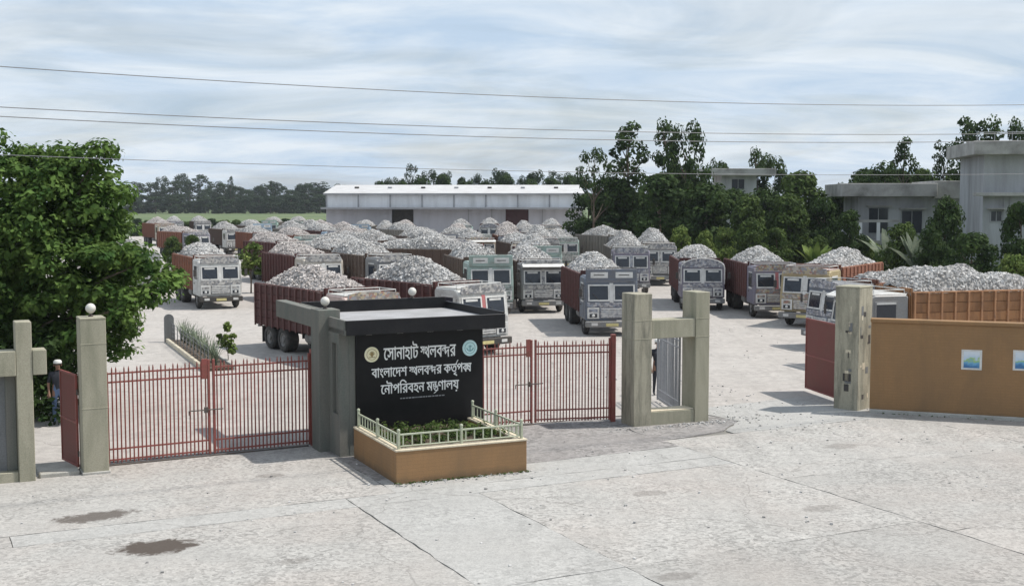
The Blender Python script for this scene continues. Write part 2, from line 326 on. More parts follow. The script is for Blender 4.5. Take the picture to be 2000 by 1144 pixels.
def poster_mat(name, seed):
    m, nt, ns, ls, b = newmat(name)
    v = objvec(ns, ls, False)
    s = ns.new('ShaderNodeSeparateXYZ'); ls.new(v, s.inputs[0])
    mpn = ns.new('ShaderNodeMapping'); ls.new(v, mpn.inputs[0]); mpn.inputs['Location'].default_value = (seed, 0, seed)
    n = nz(ns, ls, mpn.outputs[0], 5, 3)
    ad = ns.new('ShaderNodeMath'); ad.operation = 'MULTIPLY_ADD'; ls.new(n, ad.inputs[0]); ad.inputs[1].default_value = 0.5; ls.new(s.outputs[2], ad.inputs[2])
    c = ramp(ns, ls, ad.outputs[0], [(0.30, (0.05, 0.16, 0.34)), (0.42, (0.14, 0.36, 0.58)), (0.50, (0.30, 0.48, 0.16)), (0.56, (0.45, 0.58, 0.70)), (0.7, (0.60, 0.66, 0.72))])
    ls.new(c, b.inputs['Base Color']); b.inputs['Roughness'].default_value = 0.7
    return m

# ------------------------------------------------------------------ mesh helpers
class MB:
    def __init__(s): s.v = []; s.f = []; s.mi = []; s.cur = 0
    def add(s, vs, fs, M4=None):
        o = len(s.v)
        s.v += [tuple(M4 @ Vector(p)) for p in vs] if M4 else [tuple(p) for p in vs]
        s.f += [tuple(i + o for i in f) for f in fs]; s.mi += [s.cur] * len(fs)
        return s
    def box(s, x0, x1, y0, y1, z0, z1, c=0.0, M4=None):
        if c <= 0:
            vs = [(x, y, z) for x in (x0, x1) for y in (y0, y1) for z in (z0, z1)]
            fs = [(0, 1, 3, 2), (4, 6, 7, 5), (0, 4, 5, 1), (2, 3, 7, 6), (0, 2, 6, 4), (1, 5, 7, 3)]
            return s.add(vs, fs, M4)
        c = min(c, (x1 - x0) * 0.45, (y1 - y0) * 0.45, (z1 - z0) * 0.45)
        vs = []; ix = {}
        L = ((x0, x1), (y0, y1), (z0, z1))
        for sx_ in (0, 1):
            for sy in (0, 1):
                for sz in (0, 1):
                    for ax in range(3):
                        sg = (sx_, sy, sz); p = []
                        for k in range(3):
                            e = L[k][sg[k]]
                            p.append(e if k == ax else e + (c if sg[k] == 0 else -c))
                        ix[(sx_, sy, sz, ax)] = len(vs); vs.append(tuple(p))
        fs = []
        for ax in range(3):
            o1, o2 = [k for k in range(3) if k != ax]
            for sg in (0, 1):
                q = []
                for (i, j) in ((0, 0), (1, 0), (1, 1), (0, 1)):
                    t = [0, 0, 0]; t[ax] = sg; t[o1] = i; t[o2] = j
                    q.append(ix[(*t, ax)])
                fs.append(tuple(q))
            for i in (0, 1):
                for j in (0, 1):
                    q = []
                    for (k, a) in ((0, o1), (1, o1), (1, o2), (0, o2)):
                        t = [0, 0, 0]; t[ax] = k; t[o1] = i; t[o2] = j
                        q.append(ix[(*t, a)])
                    fs.append(tuple(q))
        for sx_ in (0, 1):
            for sy in (0, 1):
                for sz in (0, 1): fs.append(tuple(ix[(sx_, sy, sz, a)] for a in range(3)))
        return s.add(vs, fs, M4)
    def tube(s, pts, rad, n=8, cap=True):
        pts = [Vector(p) for p in pts]
        rads = rad if isinstance(rad, (list, tuple)) else [rad] * len(pts)
        o = len(s.v); up = Vector((0, 0, 1))
        for i, p in enumerate(pts):
            d = (pts[min(i + 1, len(pts) - 1)] - pts[max(i - 1, 0)]).normalized()
            a = d.cross(up if abs(d.z) < 0.95 else Vector((1, 0, 0))).normalized(); b = d.cross(a).normalized()
            for k in range(n):
                t = 2 * math.pi * k / n
                s.v.append(tuple(p + (a * math.cos(t) + b * math.sin(t)) * rads[i]))
        for i in range(len(pts) - 1):
            for k in range(n):
                s.f.append((o + i * n + k, o + i * n + (k + 1) % n, o + (i + 1) * n + (k + 1) % n, o + (i + 1) * n + k)); s.mi.append(s.cur)
        if cap:
            s.f.append(tuple(o + k for k in range(n))[::-1]); s.mi.append(s.cur)
            s.f.append(tuple(o + (len(pts) - 1) * n + k for k in range(n))); s.mi.append(s.cur)
        return s
    def lathe(s, prof, n=16, M4=None, axis='z', caps=True):
        vs = []; fs = []
        for (r, z) in prof:
            for k in range(n):
                t = 2 * math.pi * k / n
                x, y = r * math.cos(t), r * math.sin(t)
                vs.append((x, y, z) if axis == 'z' else (z, x, y))
        for i in range(len(prof) - 1):
            for k in range(n): fs.append((i * n + k, i * n + (k + 1) % n, (i + 1) * n + (k + 1) % n, (i + 1) * n + k))
        if caps and prof[0][0] > 1e-4: fs.append(tuple(range(n))[::-1])
        if caps and prof[-1][0] > 1e-4: fs.append(tuple((len(prof) - 1) * n + k for k in range(n)))
        return s.add(vs, fs, M4)
    def prism(s, poly, h0, h1, axis='x', M4=None):
        """poly in the plane across the axis"""
        n = len(poly)
        def P(a, b, h): return (h, a, b) if axis == 'x' else ((a, h, b) if axis == 'y' else (a, b, h))
        vs = [P(a, b, h0) for a, b in poly] + [P(a, b, h1) for a, b in poly]
        fs = [tuple(range(n))[::-1], tuple(range(n, 2 * n))] + [(i, (i + 1) % n, n + (i + 1) % n, n + i) for i in range(n)]
        return s.add(vs, fs, M4)
    def mesh(s, name, smooth=False, fix=True):
        me = bpy.data.meshes.new(name); me.from_pydata(s.v, [], s.f)
        if fix:
            bm = bmesh.new(); bm.from_mesh(me); bmesh.ops.recalc_face_normals(bm, faces=bm.faces); bm.to_mesh(me); bm.free()
        if any(s.mi): me.polygons.foreach_set('material_index', s.mi)
        if smooth: me.polygons.foreach_set('use_smooth', [True] * len(me.polygons))
        me.update(); return me
    def build(s, name, mats, parent=None, smooth=False, fix=True):
        me = s.mesh(name, smooth, fix)
        for m in (mats if isinstance(mats, (list, tuple)) else [mats]): me.materials.append(m)
        return link(name, me, parent)
def link(name, data, parent=None):
    o = bpy.data.objects.new(name, data); COL.objects.link(o)
    if parent: o.parent = parent
    return o
def tag(o, label=None, cat=None, group=None, kind=None):
    if label: o['label'] = label
    if cat: o['category'] = cat
    if group: o['group'] = group
    if kind: o['kind'] = kind
    return o
def thing(name, label, cat, loc, rz=0.0, group=None):
    o = bpy.data.objects.new(name, None); COL.objects.link(o); o.empty_display_size = 0.2
    o.location = loc; o.rotation_euler = (0, 0, rz)
    return tag(o, label, cat, group)
def copy_tree(o, parent=None):
    c = o.copy(); COL.objects.link(c); c.parent = parent
    for ch in list(o.children): copy_tree(ch, c)
    return c

# ------------------------------------------------------------------ ground, yard, forecourt
g = MB(); g.add([(-1800, -300, -0.06), (1800, -300, -0.06), (1800, 3000, -0.06), (-1800, 3000, -0.06)], [(0, 1, 2, 3)])
tag(g.build('ground', M['field'], fix=False), kind='structure')
y = MB()
ypoly = [AB(-14, 0.2), AB(16, 0.2), Vector((10.6, 35.3, 0)), Vector((27, 29.6, 0)), Vector((34, 60, 0)), Vector((26, 92, 0)), Vector((19, 128, 0)), Vector((22, 205, 0)), Vector((-75, 205, 0)), Vector((-75, 60, 0))]
y.add([(p.x, p.y, -0.004) for p in ypoly], [tuple(range(len(ypoly)))])
tag(y.build('yard_pavement', M['yard'], fix=False), kind='structure')
fc = MB()
fpoly = [AB(-40, -45), AB(70, -45), AB(70, 4), AB(16, 0.1), AB(-40, 0.1)]
fc.add([(p.x, p.y, -0.028) for p in fpoly], [tuple(range(len(fpoly)))])
forecourt = tag(fc.build('forecourt', M['joint'], fix=False), kind='structure')
def slab(a0, a1, b0, b1, mat, z=0.0, jig=0.02, seed=0, poly=None):
    rnd = random.Random(seed)
    corners = poly or [(a0, b0), (a1, b0), (a1, b1), (a0, b1)]
    pts = []
    for i, c in enumerate(corners):
        d = corners[(i + 1) % len(corners)]
        L = math.hypot(d[0] - c[0], d[1] - c[1]); n = max(2, int(L / 0.35))
        for k in range(n):
            t = k / n; j = jig if k else jig * 0.3
            pts.append((c[0] + (d[0] - c[0]) * t + rnd.uniform(-j, j), c[1] + (d[1] - c[1]) * t + rnd.uniform(-j, j)))
    W = [AB(a, b) for a, b in pts]; n = len(W)
    m = MB(); m.add([(p.x, p.y, z) for p in W] + [(p.x, p.y, -0.03) for p in W], [tuple(range(n))] + [(i, n + i, n + (i + 1) % n, (i + 1) % n) for i in range(n)])
    o = m.build('slab', mat, forecourt)
    return o
G_ = 0.009
k = 0
# the long strip beside the carriageway
for (a0, a1) in ((-22, -9.5), (-9.5, -2.6), (-2.6, 3.8), (3.8, 10.4), (10.4, 13.0)):
    k += 1; slab(a0 + G_, a1 - G_, -6.4 + G_, -5.62 - G_, M['slab_smooth'] if k in (3, 4, 5) else M['slab'], 0.0, 0.012, k)
# carriageway slabs
for (a0, a1, mt) in ((-22, -13, 'slab'), (-13, -4.6, 'slab'), (-4.6, 3.8, 'slab'), (3.8, 6.45, 'slab_smooth'), (6.45, 13.0, 'slab')):
    for (b0, b1) in ((-12.2, -6.4), (-18, -12.2), (-26, -18)):
        k += 1; slab(a0 + G_, a1 - G_, b0 + G_, b1 - G_, M[mt], random.Random(k).uniform(-0.003, 0.003), 0.022, k)
for (a0, a1) in ((13, 21), (21, 30), (30, 45)):
    for (b0, b1) in ((-8.2, -3.4), (-13, -8.2), (-18, -13), (-26, -18)):
        k += 1; slab(a0 + G_, a1 - G_, b0 + G_, b1 - G_, M['slab'], random.Random(k).uniform(-0.003, 0.003), 0.03, k)
# apron in front of the gates
slab(0, 0, 0, 0, M['slab'], 0.001, 0.02, 91, [(-22, -5.62 + G_), (-4.8, -5.62 + G_), (-4.8, 0.1), (-22, 0.1)])
slab(0, 0, 0, 0, M['slab'], 0.002, 0.02, 92, [(-4.8 + G_, -5.62 + G_), (4.9, -5.62 + G_), (4.9, 0.1), (-4.8 + G_, 0.1)])
slab(0, 0, 0, 0, M['slab_smooth'], 0.0, 0.02, 93, [(4.9 + G_, -5.62 + G_), (13 - G_, -5.62 + G_), (13 - G_, -4.2), (4.9 + G_, -4.4)])
slab(0, 0, 0, 0, M['slab_grey'], 0.001, 0.03, 94, [(4.9 + G_, -4.4 + G_), (13 - G_, -4.2 + G_), (13 - G_, 0.1), (4.9 + G_, 0.1)])
slab(0, 0, 0, 0, M['slab_grey'], 0.001, 0.05, 95, [(13 + G_, -3.4 + G_), (15.2, -3.0), (16.4, -2.0), (16.0, 0.1), (13 + G_, 0.1)])
slab(0, 0, 0, 0, M['slab_smooth'], 0.0, 0.04, 96, [(15.24, -3.4 + G_), (32, -3.4 + G_), (32, 1.6), (16.06, 0.1), (16.45, -2.0), (15.24, -3.02)])

# ------------------------------------------------------------------ gate pillars and frames
def globe(parent_loc, label):
    t = thing('globe_lamp', label, 'lamp', parent_loc, 0, 'white globe lamps on the gate structures')
    b = MB(); b.lathe([(0.055, 0), (0.055, 0.03), (0.03, 0.05), (0.03, 0.08)], 12); b.build('lamp_base', M['steel_dark'], t)
    gl = MB(); gl.lathe([(0.028, 0.07)] + [(0.112 * math.sin(R(a)), 0.187 - 0.112 * math.cos(R(a))) for a in range(18, 180, 18)] + [(0.0, 0.299)], 18)
    gl.build('glass_globe', M['globe'], t, smooth=True)
    return t
def pillar(name, label, a, b, w_, d_, h, mat='plaster', cap=True):
    t = thing(name, label, 'pillar', AB(a, b), TH)
    m = MB(); m.box(-w_ / 2, w_ / 2, -d_ / 2, d_ / 2, -0.02, h - (0.05 if cap else 0), 0.012); m.build('shaft', M[mat], t)
    if cap:
        c = MB(); c.box(-w_ / 2 - 0.004, w_ / 2 + 0.004, -d_ / 2 - 0.004, d_ / 2 + 0.004, h - 0.05, h, 0.012); c.build('cap', M[mat], t)
    # shallow rendered band joints
    for zz_ in (h * 0.42, h * 0.83):
        jn = MB(); jn.box(-w_ / 2 - 0.005, w_ / 2 + 0.005, -d_ / 2 - 0.005, d_ / 2 + 0.005, zz_, zz_ + 0.02, 0.004); jn.build('band', M[mat], t)
    f = MB(); f.box(-w_ / 2 - 0.03, w_ / 2 + 0.03, -d_ / 2 - 0.03, d_ / 2 + 0.03, -0.02, 0.06, 0.015); f.build('footing', M['kerb'], t)
    return t
pillar('gate_pillar', 'grey plastered pillar carrying a globe beside the small side gate', -0.44, -0.70, 0.55, 0.6, 3.5)
globe(AB(-0.44, -0.70, 3.5), 'white globe lamp on the pillar beside the leafy tree')

# H-shaped frame, left
t = thing('entrance_frame', 'grey plastered frame with crossbeam and slate grey panel under the leafy tree', 'gate frame', AB(-1.95, -0.85), TH)
for x0, x1 in ((-0.10, 0.23), (-2.9, -2.57)):
    m = MB(); m.box(x0, x1, -0.24, 0.24, -0.02, 3.48, 0.012); m.build('post', M['plaster'], t)
m = MB(); m.box(-2.56, -0.105, -0.26, 0.22, 2.32, 2.86, 0.012); m.box(0.235, 0.52, -0.26, 0.22, 2.32, 2.86, 0.012); m.build('crossbeam', M['plaster'], t)
m = MB(); m.box(-2.56, -0.105, -0.2, 0.2, -0.02, 0.22, 0.012); m.build('sill', M['plaster'], t)
m = MB(); m.box(-2.56, -0.32, 0.06, 0.10, 0.22, 2.32); m.build('panel', M['panel_grey'], t)
m = MB(); m.box(-0.32, -0.105, 0.02, 0.12, 0.22, 2.32, 0.01); m.build('jamb', M['house_grey'], t)

# H-shaped frame, beside the main entrance
t = thing('entrance_frame', 'grey plastered frame of two pillars and low sill beside the main entrance', 'gate frame', AB(14.55, -1.25), TH - R(4))
for x0, x1 in ((-1.20, -0.66), (0.70, 1.14)):
    m = MB(); m.box(x0, x1, -0.33, 0.40, -0.02, 3.58, 0.012); p = m.build('pillar', M['plaster_worn'] if x0 < 0 else M['plaster'], t)
    for zz_ in (2.35, 2.85):
        jn = MB(); jn.box(x0 - 0.005, x1 + 0.005, -0.335, 0.405, zz_, zz_ + 0.02, 0.004); jn.build('band', M['plaster'], p)
m = MB(); m.box(-0.655, 0.695, -0.31, 0.20, 2.36, 2.86, 0.012); m.build('crossbeam', M['plaster'], t)
m = MB(); m.box(-0.655, 0.695, -0.30, 0.25, -0.02, 0.36, 0.012); m.build('sill', M['plaster'], t)
m = MB(); m.box(-0.655, 0.695, -0.27, 0.22, 0.362, 0.385, 0.008); m.build('sill_cap', M['coping'], t)

# right pillar, turned
rp = thing('gate_pillar', 'grey peeling pillar with paper scraps at the end of the brown wall', 'pillar', (10.0, 35.80, 0), R(45))
m = MB(); m.box(-0.385, 0.385, -0.385, 0.385, -0.02, 3.55, 0.015); m.build('shaft', M['plaster_worn'], rp)
m = MB(); m.box(-0.39, 0.39, -0.39, 0.39, 3.55, 3.6, 0.012); m.build('cap', M['plaster'], rp)
rr = random.Random(5)
for i in range(26):
    zc = rr.uniform(0.3, 2.9); wv_, hv = rr.uniform(0.04, 0.15), rr.uniform(0.06, 0.30)
    m = MB()
    if i % 2: m.box(-0.389, -0.3855, -0.02 - wv_, 0.0 + wv_ * 0.4 - 0.15 + rr.uniform(-0.1, 0.2), zc, zc + hv)
    else:
        xc = rr.uniform(-0.3, 0.2); m.box(xc, xc + wv_, -0.389, -0.3855, zc, zc + hv)
    m.build('paper_scrap', M['coping'] if i % 3 == 1 else (M['panel_grey'] if i % 3 == 2 else M['under']), rp)

# ------------------------------------------------------------------ gates
barme = MB(); barme.tube([(0, 0, 0.0), (0, 0, 0.92), (0, 0, 1.0)], [1, 1, 0.3], 6)
def bar_mesh(h, r):
    m = MB(); m.tube([(0, 0, 0), (0, 0, h - 0.06), (0, 0, h)], [r, r, r * 0.25], 6); me = m.mesh('bar'); me.materials.append(M['red']); return me
BAR = bar_mesh(2.22, 0.018); BAR_S = bar_mesh(2.12, 0.018)
def leaf(label, p0, p1, h=2.3, n=24, latch=None, heavy=False, group=None):
    d = (p1 - p0); L = d.length; rz = math.atan2(d.y, d.x)
    t = thing('gate_leaf', label, 'gate', p0, rz, group)
    for x in (0.03, L - 0.03):
        m = MB(); m.box(x - 0.03, x + 0.03, -0.03, 0.03, 0.05, h + 0.02, 0.008); m.build('stile', M['red'], t)
    for zc in (0.13, 0.38, 1.93, 2.13):
        m = MB(); m.box(0.062, L - 0.062, -0.014, 0.014, zc - 0.02, zc + 0.02, 0.004); m.build('rail', M['red'], t)
    if heavy:
        m = MB(); m.box(-0.13, -0.002, -0.07, 0.07, -0.02, h + 0.12, 0.01); m.build('hinge_post', M['red'], t)
    rn = random.Random(int(L * 1000))
    for i in range(n):
        x = 0.062 + (L - 0.124) * (i + 0.5) / n
        o = link('bar', BAR if i % 3 else BAR_S, t); o.location = (x, 0.0, 0.06 + rn.uniform(-0.005, 0.01)); o.rotation_euler = (rn.uniform(-.004, .004), rn.uniform(-.004, .004), 0)
    if latch:
        m = MB(); m.tube([(L - 0.52, -0.05, 1.12), (L + 0.30, -0.05, 1.12)], 0.014, 8); m.tube([(L - 0.52, -0.05, 1.12), (L - 0.52, -0.05, 1.02)], 0.012, 6)
        m.box(L - 0.16, L - 0.06, -0.06, -0.03, 1.05, 1.19, 0.005); m.build('latch', M['steel_dark'], t)
        m = MB(); m.box(L - 0.20, L - 0.062, -0.025, -0.016, 1.86, 2.34, 0.004); m.build('stile_plate', M['red'], t)
    return t
leaf('red barred gate leaf hinged on the pillar beside the leafy tree', AB(-0.16, -0.25), AB(2.30, -0.14), n=25, latch=True)
leaf('red barred gate leaf hinged on the black signboard house, half in its shadow', AB(4.80, -0.05), AB(2.36, -0.14), n=25, heavy=True)
leaf('red barred gate leaf behind the planter railing, hinged by the black sign', AB(8.72, 0.12), AB(11.05, 0.04), n=20, latch=True)
leaf('red barred gate leaf hinged on the frame beside the main entrance', AB(13.20, -0.50), AB(11.11, 0.03), n=23, heavy=True)
def track(a0, b0, a1, b1):
    p0, p1 = AB(a0, b0), AB(a1, b1); d = p1 - p0
    t = thing('gate_threshold', 'dark steel threshold strip under the %s red gate' % ('western' if a0 < 3 else 'planter-side'), 'threshold', p0, math.atan2(d.y, d.x))
    m = MB(); m.box(0, d.length, -0.06, 0.06, -0.01, 0.035, 0.006); m.build('strip', M['steel_dark'], t)
    return t
t = track(-0.16, -0.25, 4.72, -0.05); t['label'] = 'dark threshold strip under the red gate beside the leafy tree'
t = track(8.72, 0.12, 11.08, 0.04); t['label'] = 'dark threshold strip under the red gate behind the planter'
def sheet_leaf(label, p0, p1, h, mat='dullred', wheel=False):
    d = (p1 - p0); L = d.length
    t = thing('gate_leaf', label, 'gate', p0, math.atan2(d.y, d.x))
    m = MB(); m.box(0.05, L - 0.05, -0.008, 0.008, 0.14, h - 0.05); m.build('sheet', M[mat], t)
    for x in (0.025, L - 0.025):
        m = MB(); m.box(x - 0.025, x + 0.025, -0.025, 0.025, 0.09, h, 0.006); m.build('stile', M['red'], t)
    for zc in (0.115, h * 0.5, h - 0.025):
        m = MB(); m.box(0.051, L - 0.051, -0.022, 0.022, zc - 0.024, zc + 0.024, 0.006); m.build('rail', M['red'], t)
    for zc in (0.4, h - 0.4):
        m = MB(); m.tube([(-0.02, 0, zc - 0.06), (-0.02, 0, zc + 0.06)], 0.022, 8); m.build('hinge', M['steel_dark'], t)
    return t
sheet_leaf('dark red sheet metal side gate standing open under the leafy tree', AB(-0.76, -0.52), AB(-0.98, 0.55), 2.2)
sheet_leaf('dull red sheet metal gate leaf standing open behind the peeling pillar', Vector((9.93, 36.45, 0)), Vector((9.40, 39.05, 0)), 2.35)
gl_leaf = leaf('grey barred gate leaf standing open behind the frame at the main entrance', Vector((4.74, 34.45, 0)), Vector((4.42, 37.0, 0)), n=19)
for c_ in gl_leaf.children:
    c_.material_slots[0].link = 'OBJECT'; c_.material_slots[0].material = M['grey_trim']
m = MB(); m.box(-1.62, -0.78, -0.7, 0.5, -0.02, 0.10, 0.02)
t = thing('doorstep', 'low concrete step in the side gate opening', 'step', AB(0, -0.2), TH); m.build('tread', M['kerb'], t)

# ------------------------------------------------------------------ gatehouse with signboard
gh = thing('gatehouse', 'grey gatehouse with flat black-edged canopy and tall wall recess', 'gatehouse', AB(5.0, -1.7), TH)
m = MB(); m.box(-0.25, 0.30, 0.78, 1.40, -0.02, 3.45, 0.012); m.build('pillar', M['house_grey'], gh)
m = MB(); m.box(-0.22, 0.06, 1.402, 4.6, 2.98, 3.42, 0.012); m.build('side_beam', M['house_grey'], gh)
m = MB()                                  # side wall with a tall recess
m.box(0.0, 0.24, 0.52, 0.779, -0.02, 2.948); m.box(0.0, 0.24, 0.0, 0.13, -0.02, 2.948); m.box(0.0, 0.24, 0.13, 0.52, -0.02, 1.0); m.box(0.0, 0.24, 0.13, 0.52, 2.70, 2.948)
sw = m.build('side_wall', M['house_grey'], gh)
m = MB(); m.box(0.15, 0.20, 0.13, 0.52, 1.0, 2.70); m.build('recess_back', M['panel_grey'], sw)
m = MB(); m.box(0.04, 0.15, 0.29, 0.36, 1.0, 2.70, 0.006); m.build('recess_fin', M['house_grey'], sw)
m = MB(); m.box(0.305, 3.62, 0.06, 2.7, -0.02, 2.948); m.build('room', M['house_grey'], gh)
m = MB(); m.box(0.242, 0.40, -0.01, 0.055, -0.02, 2.948, 0.006); m.build('sign_jamb', M['house_grey'], gh)
c_ = MB(); c_.box(0.0, 4.15, -0.45, 3.2, 2.95, 3.06); c_.build('canopy_slab', M['house_grey'], gh)
c_ = MB(); c_.box(0.06, 4.09, -0.39, 3.14, 3.061, 3.16); c_.build('canopy_top', M['roof_grey'], gh)
for (x0, x1, y0, y1, h, mt) in ((0.03, 4.15, -0.47, -0.40, 3.29, 'black'), (0.0, 0.06, -0.399, 0.779, 3.29, 'house_grey'), (0.0, 0.06, 1.402, 3.2, 3.43, 'house_grey'), (0.061, 4.09, 3.14, 3.22, 3.46, 'black'), (4.09, 4.17, -0.399, 3.139, 3.34, 'black')):
    m = MB(); m.box(x0, x1, y0, y1, 2.94, h, 0.006); m.build('fascia', M[mt], gh)
for i in range(5):
    m = MB(); xx = 0.55 + i * 0.78
    m.box(xx, xx + 0.16, -0.36, -0.24, 2.925, 2.948, 0.004); m.build('soffit_light', M['frame_w'], gh)
globe(AB(5.02, -0.62, 3.45), 'white globe lamp on the gatehouse pillar corner')
globe(AB(8.15, 1.5, 3.46) - Vector((0, 0, 0.02)), 'white globe lamp on the back rim of the gatehouse canopy')

sg = thing('signboard', 'black stone signboard with three lines of pale lettering and two round emblems', 'signboard', AB(7.06, -1.74), TH)
m = MB(); m.box(-1.66, 1.66, -0.03, 0.03, 0.55, 2.93, 0.006); m.build('stone_panel', M['granite'], sg)
# --- lettering -------------------------------------------------------
def glyph_splines(ch):
    c = bpy.data.curves.new('g', 'FONT'); c.body = ch; c.size = 1.0; c.resolution_u = 4
    o = bpy.data.objects.new('g', c); COL.objects.link(o)
    dg = bpy.context.evaluated_depsgraph_get(); dg.update()
    cv = o.evaluated_get(dg).to_curve(dg)
    out = []
    for s in cv.splines:
        pts = []
        bp = s.bezier_points
        n = len(bp)
        for i in range(n):
            a, b = bp[i], bp[(i + 1) % n]
            seg = geometry.interpolate_bezier(a.co, a.handle_right, b.handle_left, b.co, 5)
            pts += [(p.x, p.y) for p in seg[:-1]]
        if not n: pts = [(p.co.x, p.co.y) for p in s.points]
        q = []
        for p in pts:
            if not q or (abs(p[0] - q[-1][0]) + abs(p[1] - q[-1][1])) > 1e-4: q.append(p)
        if len(q) > 2: out.append(q)
    bpy.data.objects.remove(o); bpy.data.curves.remove(c)
    return out
_gc = {}
def glyph(ch):
    if ch not in _gc: _gc[ch] = glyph_splines(ch)
    return _gc[ch]
_aw = {}
def advance(ch):
    if ch not in _aw:
        w0 = {}
        for s in ('কক', 'ক' + ch + 'ক'):
            xs = [p[0] for sp in glyph_splines(s) for p in sp]; w0[s] = max(xs)
        _aw[ch] = w0['ক' + ch + 'ক'] - w0['কক']
    return _aw[ch]
def wind(px, py, poly):
    wn_ = 0
    for i in range(len(poly)):
        x0, y0 = poly[i]; x1, y1 = poly[(i + 1) % len(poly)]
        if y0 <= py:
            if y1 > py and (x1 - x0) * (py - y0) - (px - x0) * (y1 - y0) > 0: wn_ += 1
        elif y1 <= py and (x1 - x0) * (py - y0) - (px - x0) * (y1 - y0) < 0: wn_ -= 1
    return wn_
def fill(splines):
    vs = []; es = []
    for sp in splines:
        o = len(vs); vs += [Vector(p) for p in sp]; es += [(o + i, o + (i + 1) % len(sp)) for i in range(len(sp))]
    if not vs: return [], []
    r = geometry.delaunay_2d_cdt(vs, es, [], 0, 1e-5)
    V2, T2 = r[0], r[2]; keep = []
    for t3 in T2:
        cx = sum(V2[i].x for i in t3) / len(t3); cy = sum(V2[i].y for i in t3) / len(t3)
        if sum(wind(cx, cy, sp) for sp in splines) != 0: keep.append(tuple(t3))
    return [(p.x, p.y) for p in V2], keep
# every entry: text glyph or (glyph, dx, dy, scale x, scale y, advance)
STHA = [('স', 0, 0.22, 0.62, 0.62, 0.40), ('থ', 0, 0, 0.85, 0.95, None)]
NDA = [('ন', 0, 0.23, 0.66, 0.62, 0.30), ('দ', -0.06, -0.02, 0.9, 0.86, None)]
REPH = [('/', -0.13, 0.62, 0.55, 0.28, 0)]
KSSA = [('ক', 0, 0, 0.80, 1, 0.42), ('ষ', 0, 0, 0.9, 1, None)]
NTRA = [('ন', 0, 0.26, 0.7, 0.58, 0.05), ('ত', 0.0, -0.06, 0.8, 0.62, 0.48), ('/', -0.42, -0.20, 0.9, 0.22, 0.03)]
LINES = [
    (['ে', 'স', 'া', 'ন', 'া', 'হ', 'া', 'ট', ' '] + STHA + ['ল', 'ব'] + NDA + ['র'], 0.45, 2.27, -0.97, 0.92),
    (['ব', 'া', 'ং', 'ল', 'া', 'ে', 'দ', 'শ', ' '] + STHA + ['ল', 'ব'] + NDA + ['র', ' ', 'ক', 'ত'] + REPH + ['ৃ', 'প'] + KSSA, 0.335, 1.86, -1.28, 1.34),
    (['ে', 'ন', 'ৗ', 'প', 'ি', 'র', 'ব', 'হ', 'ন', ' ', 'ম'] + NTRA + ['ণ', 'া', 'ল', 'য়'], 0.345, 1.45, -1.05, 1.0),
]
def lay(seq):
    x = 0.0; out = []
    for it in seq:
        if isinstance(it, str): ch, dx, dy, sx_, sy_, adv = it, 0, 0, 1, 1, None
        else: ch, dx, dy, sx_, sy_, adv = it
        if ch == ' ': x += 0.26; continue
        if ch == '/': sp = [[(0, 0), (0.12, 0), (0.55, 1), (0.42, 1)]]
        else: sp = glyph(ch)
        out.append((ch, [[(p[0] * sx_ + x + dx + q, p[1] * sy_ + dy + q * 0.6) for p in s] for s in sp for q in (-0.012, 0.012)]))
        a = advance(ch) * sx_ if adv is None and ch != '/' else (adv or 0)
        x += a
    return out
for seq, size, zb, xl, xr in LINES:
    gl_ = lay(seq)
    xs = [p[0] for _, sps in gl_ for s in sps for p in s]; x0, x1 = min(xs), max(xs)
    kx = (xr - xl) / (x1 - x0)
    for ch, sps in gl_:
        v2, t2 = fill(sps)
        if not t2: continue
        used = sorted({i for t3 in t2 for i in t3}); re_ = {i: n for n, i in enumerate(used)}
        P3 = [(xl + (v2[i][0] - x0) * kx, zb + v2[i][1] * size) for i in used]; n = len(P3)
        tri = [tuple(re_[i] for i in t3) for t3 in t2]
        cnt = {}
        for t3 in tri:
            for i in range(len(t3)):
                e = (t3[i], t3[(i + 1) % len(t3)]); cnt[tuple(sorted(e))] = cnt.get(tuple(sorted(e)), []) + [e]
        m = MB()
        m.add([(px_, -0.044, pz) for px_, pz in P3] + [(px_, -0.029, pz) for px_, pz in P3],
              tri + [(e[0][0], n + e[0][0], n + e[0][1], e[0][1]) for e in cnt.values() if len(e) == 1])
        m.build('letter', M['letter'], sg)
